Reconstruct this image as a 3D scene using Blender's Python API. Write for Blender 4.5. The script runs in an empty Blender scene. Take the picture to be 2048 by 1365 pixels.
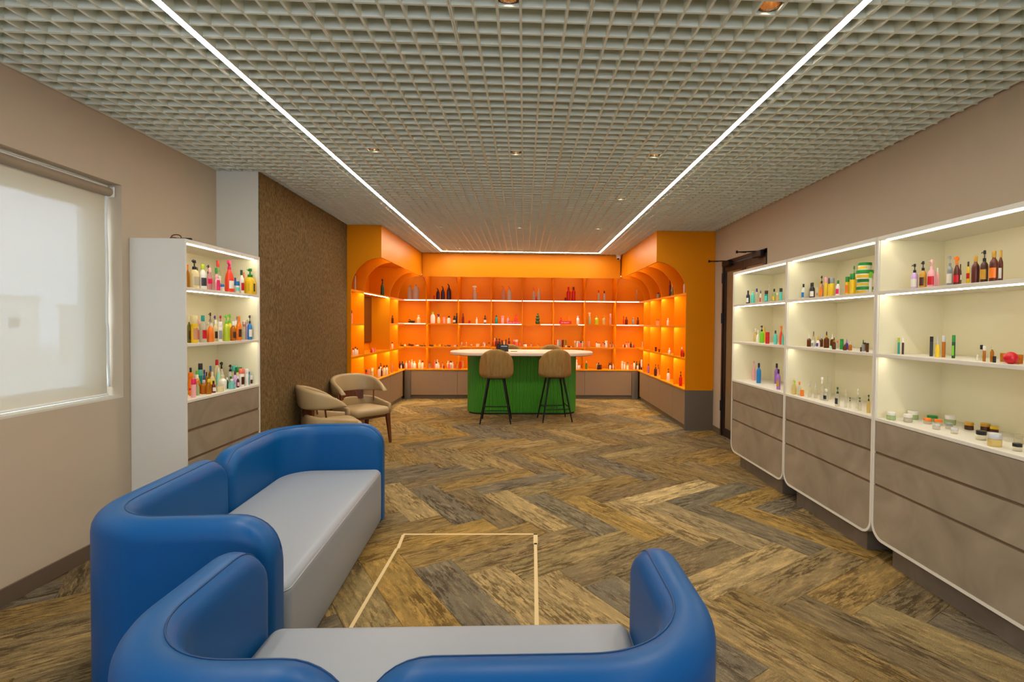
import bpy, bmesh, math, random
from mathutils import Matrix, Vector
random.seed(7)
S = bpy.context.scene
COL = S.collection
PI = math.pi

# ---------------- camera, world, exposure ----------------
cd = bpy.data.cameras.new('camera')
cam = bpy.data.objects.new('camera', cd); COL.objects.link(cam)
R_ = ((0.9992565640, -0.0377826678, 0.0076674235),
      (0.0379343377, 0.9990656653, -0.0207070603),
      (-0.0068778915, 0.0209825246, 0.9997561844))      # right, forward, up
m = Matrix.Identity(4)
for i in range(3):
    m[i][0] = R_[0][i]; m[i][1] = R_[2][i]; m[i][2] = -R_[1][i]
m[0][3], m[1][3], m[2][3] = 0.0, 0.0, 1.524
cam.matrix_world = m
cd.sensor_width = 36.0; cd.sensor_fit = 'HORIZONTAL'
cd.lens = 1022.675 / 2048 * 36.0
cd.shift_x = -(1087.28 - 1024.0) / 2048
cd.shift_y = -(682.5 - 669.57) / 2048
cd.clip_start = 0.02
S.camera = cam

w = bpy.data.worlds.new('overcast_sky'); S.world = w; w.use_nodes = True
bg = w.node_tree.nodes['Background']
bg.inputs['Color'].default_value = (0.80, 0.86, 1.0, 1); bg.inputs['Strength'].default_value = 6.0
S.view_settings.view_transform = 'Standard'; S.view_settings.look = 'None'
S.view_settings.gamma = 1.0; S.view_settings.use_curve_mapping = False
S.view_settings.exposure = 0.5
S.cycles.max_bounces = 8; S.cycles.diffuse_bounces = 5; S.cycles.glossy_bounces = 3
S.cycles.transmission_bounces = 4; S.cycles.transparent_max_bounces = 12
S.cycles.caustics_reflective = False; S.cycles.caustics_refractive = False
S.cycles.sample_clamp_indirect = 4.0

# ---------------- colour + materials ----------------
def lin(h):
    if isinstance(h, (tuple, list)): return tuple(h[:3])
    h = h.lstrip('#'); o = []
    for i in (0, 2, 4):
        c = int(h[i:i+2], 16) / 255
        o.append(c / 12.92 if c <= 0.04045 else ((c + 0.055) / 1.055) ** 2.4)
    return tuple(o)
MATS = {}
def nmat(name):
    mt = bpy.data.materials.new(name); mt.use_nodes = True
    return mt, mt.node_tree.nodes, mt.node_tree.links, mt.node_tree.nodes['Principled BSDF']
def mat(name, col, rough=0.5, metal=0.0, coat=0.0, spec=0.5):
    if name in MATS: return MATS[name]
    mt, n, l, b = nmat(name)
    b.inputs['Base Color'].default_value = (*lin(col), 1)
    b.inputs['Roughness'].default_value = rough; b.inputs['Metallic'].default_value = metal
    b.inputs['Coat Weight'].default_value = coat; b.inputs['Specular IOR Level'].default_value = spec
    MATS[name] = mt; return mt
def noisemat(name, c1, c2, scale, rough=0.6, stretch=(1, 1, 1), lo=0.35, hi=0.65, detail=6, bump=0.0, bscale=None, coord='Object', dist=0.0, spec=0.5):
    mt, n, l, b = nmat(name)
    tc = n.new('ShaderNodeTexCoord'); mp = n.new('ShaderNodeMapping'); mp.inputs['Scale'].default_value = stretch
    nz = n.new('ShaderNodeTexNoise'); nz.inputs['Scale'].default_value = scale; nz.inputs['Detail'].default_value = detail
    nz.inputs['Distortion'].default_value = dist
    cr = n.new('ShaderNodeValToRGB'); cr.color_ramp.elements[0].position = lo; cr.color_ramp.elements[1].position = hi
    cr.color_ramp.elements[0].color = (*lin(c1), 1); cr.color_ramp.elements[1].color = (*lin(c2), 1)
    l.new(tc.outputs[coord], mp.inputs[0]); l.new(mp.outputs[0], nz.inputs['Vector'])
    l.new(nz.outputs['Fac'], cr.inputs[0]); l.new(cr.outputs[0], b.inputs['Base Color'])
    b.inputs['Roughness'].default_value = rough; b.inputs['Specular IOR Level'].default_value = spec
    if bump:
        bn = n.new('ShaderNodeBump'); bn.inputs['Strength'].default_value = bump; bn.inputs['Distance'].default_value = 0.004
        n2 = n.new('ShaderNodeTexNoise'); n2.inputs['Scale'].default_value = bscale or scale * 3; n2.inputs['Detail'].default_value = 3
        l.new(mp.outputs[0], n2.inputs['Vector']); l.new(n2.outputs['Fac'], bn.inputs['Height']); l.new(bn.outputs[0], b.inputs['Normal'])
    MATS[name] = mt; return mt
def emit(name, col, strength):
    mt = bpy.data.materials.new(name); mt.use_nodes = True; n = mt.node_tree.nodes; l = mt.node_tree.links
    for x in list(n): n.remove(x)
    e = n.new('ShaderNodeEmission'); e.inputs[0].default_value = (*lin(col), 1); e.inputs[1].default_value = strength
    o = n.new('ShaderNodeOutputMaterial'); l.new(e.outputs[0], o.inputs[0]); MATS[name] = mt; return mt
def objcol_mat(name, rough=0.35, clear=0.0, coat=0.0):
    """plastic whose colour is the object's own colour; clear > 0 lets light straight through (thin plastic, glass)"""
    mt, n, l, b = nmat(name)
    oi = n.new('ShaderNodeObjectInfo'); l.new(oi.outputs['Color'], b.inputs['Base Color'])
    b.inputs['Roughness'].default_value = rough; b.inputs['Coat Weight'].default_value = coat
    if clear:
        tr = n.new('ShaderNodeBsdfTransparent'); l.new(oi.outputs['Color'], tr.inputs[0])
        mx = n.new('ShaderNodeMixShader'); mx.inputs[0].default_value = clear
        l.new(b.outputs[0], mx.inputs[1]); l.new(tr.outputs[0], mx.inputs[2])
        l.new(mx.outputs[0], n['Material Output'].inputs[0])
    MATS[name] = mt; return mt

# ---------------- geometry accumulation ----------------
class MB:
    def __init__(s): s.v = []; s.f = []
    def add(s, vs, fs):
        o = len(s.v); s.v += [tuple(p) for p in vs]; s.f += [tuple(i + o for i in f) for f in fs]; return s
    def box(s, x0, x1, y0, y1, z0, z1):
        return s.add([(x0,y0,z0),(x1,y0,z0),(x1,y1,z0),(x0,y1,z0),(x0,y0,z1),(x1,y0,z1),(x1,y1,z1),(x0,y1,z1)],
                     [(0,3,2,1),(4,5,6,7),(0,1,5,4),(1,2,6,5),(2,3,7,6),(3,0,4,7)])
    def prism(s, poly, fn0, fn1):
        """poly: 2d points; fn0/fn1 map a 2d point to 3d at each end"""
        n = len(poly)
        return s.add([fn0(p) for p in poly] + [fn1(p) for p in poly],
                     [tuple(range(n-1, -1, -1)), tuple(range(n, 2*n))] + [(i, (i+1) % n, n+(i+1) % n, n+i) for i in range(n)])
    def rings(s, rings, cap0=True, cap1=True, closed=True):
        n = len(rings[0]); vs = [p for r in rings for p in r]; fs = []
        for k in range(len(rings)-1):
            for i in range(n if closed else n-1):
                a = k*n+i; b = k*n+(i+1) % n
                fs.append((a, b, b+n, a+n))
        if cap0: fs.append(tuple(range(n-1, -1, -1)))
        if cap1: fs.append(tuple(range((len(rings)-1)*n, len(rings)*n)))
        return s.add(vs, fs)
    def lathe(s, prof, seg=14, sx=1.0, sy=1.0, at=(0,0,0), sq=0.0, caps=True):
        """prof: (radius, z) list from bottom to top; sq > 0 squares the section"""
        rs = []
        for r, z in prof:
            ring = []
            for i in range(seg):
                a = 2*PI*(i+0.5)/seg; c, q = math.cos(a), math.sin(a)
                k = 1.0
                if sq: k = (abs(c)**(2+6*sq) + abs(q)**(2+6*sq)) ** (-1/(2+6*sq))
                ring.append((at[0]+r*sx*c*k, at[1]+r*sy*q*k, at[2]+z))
            rs.append(ring)
        return s.rings(rs, caps, caps)
    def tube(s, pts, r, seg=8, caps=True):
        pts = [Vector(p) for p in pts]; rr = r if isinstance(r, (list, tuple)) else [r]*len(pts)
        rs = []; up = Vector((0, 0, 1))
        for i, p in enumerate(pts):
            d = (pts[min(i+1, len(pts)-1)] - pts[max(i-1, 0)]).normalized()
            ref = up if abs(d.dot(up)) < 0.95 else Vector((1, 0, 0))
            a = d.cross(ref).normalized(); b = a.cross(d).normalized()
            rs.append([tuple(p + a*rr[i]*math.cos(2*PI*k/seg) + b*rr[i]*math.sin(2*PI*k/seg)) for k in range(seg)])
        return s.rings(rs, caps, caps)
    def build(s, name, m, parent=None, smooth=False, bevel=0.0, bseg=2, loc=None, color=None, recalc=True):
        me = bpy.data.meshes.new(name); me.from_pydata(s.v, [], s.f)
        if recalc:
            bm = bmesh.new(); bm.from_mesh(me); bmesh.ops.recalc_face_normals(bm, faces=bm.faces); bm.to_mesh(me); bm.free()
        if smooth:
            me.polygons.foreach_set('use_smooth', [True]*len(me.polygons))
            if smooth != 'all': me.set_sharp_from_angle(angle=math.radians(38))
        me.materials.append(m if not isinstance(m, str) else MATS[m])
        o = bpy.data.objects.new(name, me); COL.objects.link(o)
        if parent: o.parent = parent
        if loc: o.location = loc
        if color is not None: o.color = (*lin(color), 1)
        if bevel:
            md = o.modifiers.new('bevel', 'BEVEL'); md.width = bevel; md.segments = bseg; md.limit_method = 'ANGLE'; md.angle_limit = math.radians(40)
            md.harden_normals = False
        return o
def tag(o, label=None, cat=None, group=None, kind=None):
    if label: o['label'] = label
    if cat: o['category'] = cat
    if group: o['group'] = group
    if kind: o['kind'] = kind
    return o
def thing(name, label, cat, loc=(0,0,0), rz=0.0, group=None):
    o = bpy.data.objects.new(name, None); COL.objects.link(o); o.location = loc; o.rotation_euler = (0, 0, rz)
    o.empty_display_size = 0.05
    return tag(o, label, cat, group)
def struct(o): o['kind'] = 'structure'; return o
def box(name, m, x0, x1, y0, y1, z0, z1, parent=None, bevel=0.0, **k):
    return MB().box(x0, x1, y0, y1, z0, z1).build(name, m, parent, bevel=bevel, **k)
def dup(o, parent=None, loc=None, rz=None):
    c = o.copy(); COL.objects.link(c)
    if parent: c.parent = parent
    if loc: c.location = loc
    if rz is not None: c.rotation_euler = (0, 0, rz)
    for ch in list(o.children): dup(ch, c)
    return c

# plain materials
mat('wall_paint', '#c3b29a', 0.75, spec=0.3)
mat('white_paint', '#d8d4c6', 0.7, spec=0.3)
mat('white_laminate', '#dcd8cc', 0.42)
mat('cabinet_interior', '#ece4c4', 0.3)
mat('grid_white', '#ebefdf', 0.55)
mat('plenum', '#8c8d85', 0.9)
mat('baseboard', '#6b5a4a', 0.5)
mat('orange', '#e68c00', 0.42, spec=0.18)
mat('orange_counter', '#ec9600', 0.4, spec=0.2)
mat('taupe_laminate', '#8a735a', 0.5)
mat('taupe_panel', '#6c6152', 0.5)
mat('dark_recess', '#1d1a17', 0.7)
mat('gola_metal', '#7a6450', 0.4)
mat('steel', '#b9b6b0', 0.3, metal=1.0)
mat('black_metal', '#17151a', 0.38, metal=0.5)
mat('black_plastic', '#161514', 0.4)
mat('green_lacquer', '#3f8a22', 0.42)
mat('solid_surface', '#dccab6', 0.35)
mat('blue_leather', '#00508e', 0.42, spec=0.28)
mat('blue_seam', '#003e72', 0.5)
mat('grey_leather', '#8d96a3', 0.42)
mat('grey_seam', '#9a9da2', 0.5)
mat('beige_leather', '#b39a70', 0.42)
mat('tape', '#c4ae80', 0.6)
mat('white_plastic', '#e4e2da', 0.4)
mat('door_frame', '#2a1d18', 0.4)
mat('dark_glass', '#0c0d10', 0.08)
mat('window_frame', '#e6e8e6', 0.4)
mat('roller_grey', '#9a8a74', 0.5)
mat('brown_screen', '#5c2c10', 0.25)
mat('sign_red', '#c80a1e', 0.4)
mat('sign_white', '#f6e9e6', 0.5)
mat('copper_reflector', '#f2c48c', 0.2, metal=1.0)
noisemat('carpet_wall', '#5c492b', '#887049', 60, 0.95, (1.0, 1.0, 0.5), 0.3, 0.7, 4, bump=0.5, bscale=140, spec=0.15)
noisemat('concrete_laminate', '#847967', '#a0937f', 3.0, 0.42, (1, 1, 1), 0.3, 0.7, 8, dist=1.2)
noisemat('concrete_dark', '#6a5f50', '#83776a', 3.0, 0.5, (1, 1, 1), 0.3, 0.7, 8, dist=1.2)
noisemat('stool_velvet', '#86683a', '#9c7c48', 30, 0.85, (1, 1, 0.2), 0.3, 0.7, 3, spec=0.2)
noisemat('walnut', '#4a2412', '#7a4424', 6, 0.4, (8, 8, 1), 0.3, 0.7, 6, dist=0.6)
objcol_mat('plastic', 0.32)
objcol_mat('clear_plastic', 0.12, clear=0.45)
objcol_mat('clear_glass', 0.06, clear=0.8)
emit('led_white', (1.0, 0.93, 0.82), 45.0)
emit('led_cabinet', (1.0, 0.93, 0.76), 15.0)
emit('led_orange', (1.0, 0.88, 0.50), 50.0)
emit('led_vault', (1.0, 0.86, 0.52), 16.0)
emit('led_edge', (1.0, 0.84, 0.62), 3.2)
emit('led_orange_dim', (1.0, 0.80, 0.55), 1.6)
emit('bulb', (1.0, 0.86, 0.66), 25.0)

# ---------------- floor of herringbone carpet planks ----------------
def carpet_mat():
    mt, n, l, b = nmat('carpet_plank')
    tc = n.new('ShaderNodeTexCoord'); oi = n.new('ShaderNodeObjectInfo')
    ad = n.new('ShaderNodeVectorMath'); ad.operation = 'ADD'
    sc = n.new('ShaderNodeVectorMath'); sc.operation = 'SCALE'; sc.inputs['Scale'].default_value = 37.0
    cx = n.new('ShaderNodeCombineXYZ'); l.new(oi.outputs['Random'], cx.inputs[0]); l.new(oi.outputs['Random'], cx.inputs[2])
    l.new(cx.outputs[0], sc.inputs[0]); l.new(tc.outputs['Object'], ad.inputs[0]); l.new(sc.outputs[0], ad.inputs[1])
    def noise(scale, st, det, rough=0.6):
        mp = n.new('ShaderNodeMapping'); mp.inputs['Scale'].default_value = st
        z = n.new('ShaderNodeTexNoise'); z.inputs['Scale'].default_value = scale; z.inputs['Detail'].default_value = det
        z.inputs['Roughness'].default_value = rough
        l.new(ad.outputs[0], mp.inputs[0]); l.new(mp.outputs[0], z.inputs['Vector']); return z
    def ramp(src, lo, hi):
        r = n.new('ShaderNodeMapRange'); r.inputs[1].default_value = lo; r.inputs[2].default_value = hi
        l.new(src.outputs['Fac'], r.inputs[0]); return r
    def mix(fac, a, bcol, mode='MIX'):
        x = n.new('ShaderNodeMix'); x.data_type = 'RGBA'; x.blend_type = mode
        if isinstance(fac, float): x.inputs['Factor'].default_value = fac
        else: l.new(fac.outputs[0], x.inputs['Factor'])
        for k, s in ((6, a), (7, bcol)):
            if isinstance(s, tuple): x.inputs[k].default_value = (*s, 1)
            else: l.new(s, x.inputs[k])
        return x
    n1 = ramp(noise(1.0, (8, 46, 1), 9, 0.76), 0.485, 0.53)     # worn, broken-up streaks along the plank
    n4 = ramp(noise(1.0, (2.2, 8, 1), 5, 0.6), 0.36, 0.58)         # where the wear is dense
    n2 = ramp(noise(1.0, (5, 26, 1), 9, 0.75), 0.50, 0.58)
    n3 = ramp(noise(1.0, (330, 330, 1), 2), 0.3, 0.7)               # pile
    wear = n.new('ShaderNodeMath'); wear.operation = 'MULTIPLY'; l.new(n1.outputs[0], wear.inputs[0]); l.new(n4.outputs[0], wear.inputs[1])
    dark = mix(1.0, oi.outputs['Color'], (0.42, 0.39, 0.37), 'MULTIPLY')
    lite = mix(1.0, oi.outputs['Color'], (1.45, 1.38, 1.25), 'MULTIPLY')
    a = mix(n2, oi.outputs['Color'], lite.outputs[2])
    c = mix(wear, a.outputs[2], dark.outputs[2])
    spk = mix(n3, (0.62, 0.62, 0.62), (1.25, 1.25, 1.25))
    d = mix(1.0, c.outputs[2], spk.outputs[2], 'MULTIPLY')
    l.new(d.outputs[2], b.inputs['Base Color']); b.inputs['Roughness'].default_value = 0.95
    b.inputs['Specular IOR Level'].default_value = 0.08
    MATS['carpet_plank'] = mt
carpet_mat()
XL, XR, ZC = -2.765, 2.739, 2.874
floor = struct(MB().box(XL-0.3, XR+0.3, 0.38, 11.0, -0.12, -0.006).box(XL-0.3, XR+0.3, -3.3, 0.38, -0.12, 0.0).build('floor', noisemat('carpet_base', '#4a3d28', '#7a6642', 8, 0.95)))
def clip(poly, ax, val, keep_gt):
    out = []
    for i in range(len(poly)):
        p, q = poly[i], poly[(i+1) % len(poly)]
        ip = (p[ax] > val) == keep_gt; iq = (q[ax] > val) == keep_gt
        if ip: out.append(p)
        if ip != iq:
            t = (val-p[ax])/(q[ax]-p[ax]); out.append(tuple(p[k]+t*(q[k]-p[k]) for k in (0, 1)))
    return out
def plank_mesh(poly):
    """poly in plank coordinates (x along its length): 12-30 triangles, edges bevelled down to the joint"""
    cxm = sum(p[0] for p in poly)/len(poly); cym = sum(p[1] for p in poly)/len(poly)
    def ins(d): return [(p[0]-math.copysign(min(d, abs(p[0]-cxm)*0.5), p[0]-cxm), p[1]-math.copysign(min(d, abs(p[1]-cym)*0.5), p[1]-cym)) for p in poly]
    a, b_ = ins(0.0005), ins(0.0022)
    mb = MB().rings([[(*p, -0.006) for p in a], [(*p, -0.0018) for p in a], [(*p, 0.0) for p in b_]])
    me = bpy.data.meshes.new('plank'); me.from_pydata(mb.v, [], mb.f); me.materials.append(MATS['carpet_plank']); return me
W, L = 0.25, 1.0
TH = math.radians(32); O_ = (0.887, 4.43)
ph = (math.cos(TH), math.sin(TH)); rh = (math.sin(TH), -math.cos(TH))
full = plank_mesh([(-L/2, -W/2), (L/2, -W/2), (L/2, W/2), (-L/2, W/2)])
PAL = ['#8a7650', '#846e44', '#8b7240', '#6f6147', '#72644a', '#7c6b4b', '#93805a', '#6c6352', '#7a6742', '#81714e']
FIX = {('H', 0, 0): '#a8946a', ('H', 1, 0): '#67604f', ('H', 2, 0): '#8a7240', ('H', -1, 0): '#706044', ('H', -2, 0): '#7c6840',
       ('V', -1, 1): '#927e58', ('V', -2, 1): '#8c7442', ('V', 0, 1): '#857658', ('V', 1, 1): '#6c624f', ('V', -3, 1): '#706753', ('V', -4, 1): '#95825a'}
np_ = 0
for typ in 'HV':
    for k in range(-60, 60):
        for mm in range(-8, 9):
            if typ == 'H': p0, r0, lp, lr = k*W + mm*2*L, k*W, L, W
            else: p0, r0, lp, lr = k*W, (k-7)*W + mm*2*L, W, L
            pc, rc = p0+lp/2, r0+lr/2
            X = O_[0] + pc*ph[0] + rc*rh[0]; Y = O_[1] + pc*ph[1] + rc*rh[1]
            if not (-3.4 < X < 3.3 and -0.2 < Y < 10.9): continue
            ang = TH if typ == 'H' else TH - PI/2
            ca, sa = math.cos(ang), math.sin(ang)
            poly = [(X + x*ca - y*sa, Y + x*sa + y*ca) for x, y in ((-L/2, -W/2), (L/2, -W/2), (L/2, W/2), (-L/2, W/2))]
            xmin = XL+0.002 if Y < 4.9 else -2.45
            me = full
            cl = poly
            for ax, v, gt in ((0, xmin, True), (0, XR-0.002, False), (1, 0.38, True), (1, 10.5, False)):
                if cl: cl = clip(cl, ax, v, gt)
            if len(cl) < 3: continue
            area = 0.5*abs(sum(cl[i][0]*cl[(i+1) % len(cl)][1]-cl[(i+1) % len(cl)][0]*cl[i][1] for i in range(len(cl))))
            if area < 0.012: continue
            if area < L*W-1e-4:
                me = plank_mesh([((x-X)*ca + (y-Y)*sa, -(x-X)*sa + (y-Y)*ca) for x, y in cl])
            o = bpy.data.objects.new('plank', me); COL.objects.link(o); o.parent = floor
            o.location = (X, Y, 0); o.rotation_euler = (0, 0, ang)
            pc_ = lin(FIX.get((typ, k, mm), random.choice(PAL))); g_ = sum(pc_)/3
            o.color = (*[g_ + (c_-g_)*0.98 for c_ in pc_], 1); np_ += 1

# ---------------- walls ----------------
WY0, WY1, WZ0, WZ1 = 1.15, 3.632, 0.996, 2.452
wl = MB().box(XL-0.24, XL, -3.0, WY0, 0, 3.1).box(XL-0.24, XL, WY1, 11.0, 0, 3.1)
wl.box(XL-0.24, XL, WY0, WY1, 0, WZ0).box(XL-0.24, XL, WY0, WY1, WZ1, 3.1)
struct(wl.build('wall_left', 'wall_paint'))
DY0, DY1, DZ = 5.700, 6.975, 2.402
wr = MB().box(XR, XR+0.2, -3.0, DY0, 0, 3.1).box(XR, XR+0.2, DY1, 11.0, 0, 3.1).box(XR, XR+0.2, DY0, DY1, DZ, 3.1)
struct(wr.build('wall_right', 'wall_paint'))
struct(box('wall_back', 'orange', XL, XR, 10.78, 11.0, 0, 3.1))
RW = (-2.3, 2.3, 0.75, 2.55)  # opening in the unseen rear wall, added to let fill daylight in
rw = MB().box(XL-0.24, RW[0], -3.2, -3.0, 0, 3.1).box(RW[1], XR+0.2, -3.2, -3.0, 0, 3.1)
rw.box(RW[0], RW[1], -3.2, -3.0, 0, RW[2]).box(RW[0], RW[1], -3.2, -3.0, RW[3], 3.1)
struct(rw.build('wall_rear', 'wall_paint'))
jog = MB().prism([(XL, 4.713), (-2.397, 4.713), (-2.455, 7.15), (XL, 7.15)], lambda p: (*p, 0), lambda p: (*p, ZC-0.002))
struct(jog.build('wall_jog', 'white_paint'))
cw = MB().prism([(-2.396, 4.714), (-2.385, 4.714), (-2.443, 7.15), (-2.454, 7.15)], lambda p: (*p, 0.0), lambda p: (*p, ZC-0.003))
struct(cw.build('wall_brown', 'carpet_wall'))
struct(box('baseboard_left', 'baseboard', XL, XL+0.012, -3.0, 3.69, 0, 0.095))
struct(box('baseboard_right', 'baseboard', XR-0.012, XR, 6.98, 7.27, 0, 0.08))

# ---------------- open-cell ceiling ----------------
cl = MB().box(XL-0.3, XR+0.3, -3.3, 11.0, 3.1, 3.16)
ceiling = struct(cl.build('ceiling', 'plenum'))
SC, GX, GY = 0.1009, -0.0253, 2.216
def blade_mesh(length, along, joint):
    mb = MB(); h0, h1 = 0.0, 0.055
    for a, b_ in (((-0.0058, 0.0058),) if not joint else ((-0.0085, -0.0008), (0.0008, 0.0085))):
        if along == 'Y': mb.box(a, b_, 0, length, h0, h1)
        else: mb.box(0, length, a, b_, h0, h1)
    me = bpy.data.meshes.new('grid_blade'); me.from_pydata(mb.v, [], mb.f); me.materials.append(MATS['grid_white']); return me
Y0c, Y1c = -0.9, 9.93
mesh_y = {j: blade_mesh(Y1c-Y0c, 'Y', j) for j in (False, True)}
mesh_x = {j: blade_mesh(XR-XL-0.03, 'X', j) for j in (False, True)}
for i in range(-27, 28):
    o = bpy.data.objects.new('grid_blade', mesh_y[(i-3) % 6 == 0]); COL.objects.link(o); o.parent = ceiling
    o.location = (GX+SC*i, Y0c, ZC)
for j in range(-30, 77):
    y = GY+SC*j
    if y > Y1c: break
    o = bpy.data.objects.new('grid_blade', mesh_x[(j-3) % 6 == 0]); COL.objects.link(o); o.parent = ceiling
    o.location = (XL+0.022, y, ZC+0.0005)
# led profiles hung flush under the grid
def led(name, lab, x0, x1, y0, y1):
    t = thing(name, lab, 'light', ((x0+x1)/2, (y0+y1)/2, ZC-0.009))
    bx = lambda a, e, c, d, z0, z1: MB().box(a-t.location.x, e-t.location.x, c-t.location.y, d-t.location.y, z0, z1)
    q = 0.0025
    p_ = bx(x0-q, x1+q, y0, y1, 0.0055, 0.0088)
    for a, e, c, d in (((x0-q, x0-0.0003, y0, y1), (x1+0.0003, x1+q, y0, y1)) if y1-y0 > 1 else ((x0, x1, y0-q, y0-0.0003), (x0, x1, y1+0.0003, y1+q))):
        p_.v += bx(a, e, c, d, 0.0012, 0.0055).v; n0 = len(p_.v)-8
        p_.f += [tuple(i+n0 for i in f_) for f_ in [(0,3,2,1),(4,5,6,7),(0,1,5,4),(1,2,6,5),(2,3,7,6),(3,0,4,7)]]
    p_.build('profile', 'white_plastic', t)
    bx(x0, x1, y0+0.001, y1-0.001, 0, 0.0054).build('diffuser', 'led_white', t)
led('led_strip', 'long white light line in the ceiling on the window side', -1.562, -1.532, -2.9, 9.63)
led('led_strip', 'long white light line in the ceiling on the door side', 1.387, 1.417, -2.9, 9.63)
led('led_strip', 'short white light line across the ceiling before the orange back shelves', -1.531, 1.386, 9.6, 9.63)
# recessed downlights sitting in single grid cells
def downlight(cx, cy, lab):
    t = thing('downlight', lab, 'light', (cx, cy, ZC), 0, 'round downlights in the grid ceiling')
    MB().lathe([(0.043, 0.012), (0.047, 0.012), (0.047, 0.09), (0.041, 0.09), (0.041, 0.014)], 20, caps=False).build('housing', 'black_metal', t, smooth=True)
    MB().rings([[(r*math.cos(2*PI*i/20), r*math.sin(2*PI*i/20), z) for i in range(20)] for r, z in ((0.0425, 0.012), (0.038, 0.03), (0.024, 0.07))], False, False).build('reflector', 'copper_reflector', t, smooth='all')
    MB().lathe([(0.02, 0.062), (0.023, 0.068), (0.023, 0.074)], 16).build('bulb', 'bulb', t, smooth=True)
    ld = bpy.data.lights.new('downlight_beam', 'SPOT'); ld.energy = 36; ld.color = (1.0, 0.84, 0.62); ld.spot_size = math.radians(120); ld.spot_blend = 0.9; ld.shadow_soft_size = 0.03
    lo = bpy.data.objects.new('downlight_beam', ld); COL.objects.link(lo); lo.parent = t; lo.location = (0, 0, -0.004)
ROWS = [(2.171, 'row above the sofas'), (4.04, 'second row'), (5.53, 'middle of the room'), (7.17, 'row before the counter'), (9.31, 'row by the shelves')]
for ry, rn in ROWS:
    for rx, cn in ((-1.187, 'window-side'), (-0.0758, 'middle'), (1.0352, 'door-side')):
        if ry == 5.53 and rx < 1: continue
        jx = GX + SC*(math.floor((rx-GX)/SC)+0.5); jy = GY + SC*(math.floor((ry-GY)/SC)+0.5)
        downlight(jx, jy, f'round copper downlight in the ceiling grid, {cn} one of the {rn}' if ry != 5.53 else 'round recessed downlight alone in the ceiling grid beside the door-side light line')

# ---------------- window with roller blind ----------------
win = struct(MB().box(-3.0, -2.95, WY0, WY1, WZ0, 1.09).box(-3.0, -2.95, WY0, WY1, 2.288, WZ1).box(-3.0, -2.95, WY0, WY0+0.08, 1.09, 2.288).box(-3.0, -2.95, 3.552, WY1, 1.09, 2.288).build('window_1', 'window_frame', bevel=0.004))
gl = MB().box(-2.98, -2.974, WY0+0.08, 3.552, 1.09, 2.288).build('pane', 'clear_glass', win, color='#f4fbff')
struct(box('sill', 'white_paint', -2.95, XL, WY0, WY1, WZ0, WZ0+0.012, win))
mt, n, l, b = nmat('blind_fabric')
b.inputs['Base Color'].default_value = (*lin('#c9bda3'), 1); b.inputs['Roughness'].default_value = 0.9
tl = n.new('ShaderNodeBsdfTranslucent'); tl.inputs[0].default_value = (*lin('#d9d2c2'), 1)
tp = n.new('ShaderNodeBsdfTransparent'); tp.inputs[0].default_value = (0.92, 0.95, 1, 1)
m1 = n.new('ShaderNodeMixShader'); m1.inputs[0].default_value = 0.09
m2 = n.new('ShaderNodeMixShader'); m2.inputs[0].default_value = 0.042
l.new(b.outputs[0], m1.inputs[1]); l.new(tl.outputs[0], m1.inputs[2]); l.new(m1.outputs[0], m2.inputs[1]); l.new(tp.outputs[0], m2.inputs[2])
l.new(m2.outputs[0], n['Material Output'].inputs[0]); MATS['blind_fabric'] = mt
t = thing('roller_blind', 'beige see-through roller blind pulled down over the window', 'blind', (-2.85, 2.4, WZ0))
MB().add([(0, -1.22, 0.026), (0, 1.2, 0.026), (0, 1.2, 1.42), (0, -1.22, 1.42)], [(0, 1, 2, 3)]).build('fabric', 'blind_fabric', t, recalc=False)
MB().tube([(0.012, -1.235, 1.405), (0.012, 1.215, 1.405)], 0.03, 16).build('roller', 'roller_grey', t, smooth=True)
MB().tube([(0.02, -1.235, 1.437), (0.02, 1.19, 1.437)], 0.008, 8).build('roller_highlight', 'window_frame', t, smooth=True)  # white tube stands for the top-lit highlight along the roller
box('bracket', 'white_plastic', -0.025, 0.045, 1.216, 1.229, 1.37, 1.442, t, bevel=0.004)
MB().tube([(0.001, -1.22, 0.024), (0.001, 1.2, 0.024)], 0.008, 8).build('bottom_bar', 'window_frame', t, smooth=True)
edge = [(0.003, 1.204 + 0.004*math.sin(z*9) + (0.006 if z < 0.5 else 0) - 0.006*math.exp(-((z-0.25)/0.1)**2), z) for z in [1.37 - 0.06*k for k in range(22)]]
edge.append((0.003, 1.214, 0.075)); MB().tube(edge, 0.0085, 8).build('edge_strip', 'window_frame', t, smooth='all')
# unseen rear window, added behind the camera for frontal daylight fill
w2 = struct(MB().box(RW[0], RW[1], -3.15, -3.1, RW[2], RW[2]+0.06).box(RW[0], RW[1], -3.15, -3.1, RW[3]-0.06, RW[3]).box(RW[0], RW[0]+0.06, -3.15, -3.1, RW[2], RW[3]).box(RW[1]-0.06, RW[1], -3.15, -3.1, RW[2], RW[3]).box(-0.03, 0.03, -3.15, -3.1, RW[2], RW[3]).build('fill_window', 'window_frame'))
box('pane', 'clear_glass', RW[0]+0.05, RW[1]-0.05, -3.13, -3.124, RW[2]+0.05, RW[3]-0.05, w2, color='#f8fcff')
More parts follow.
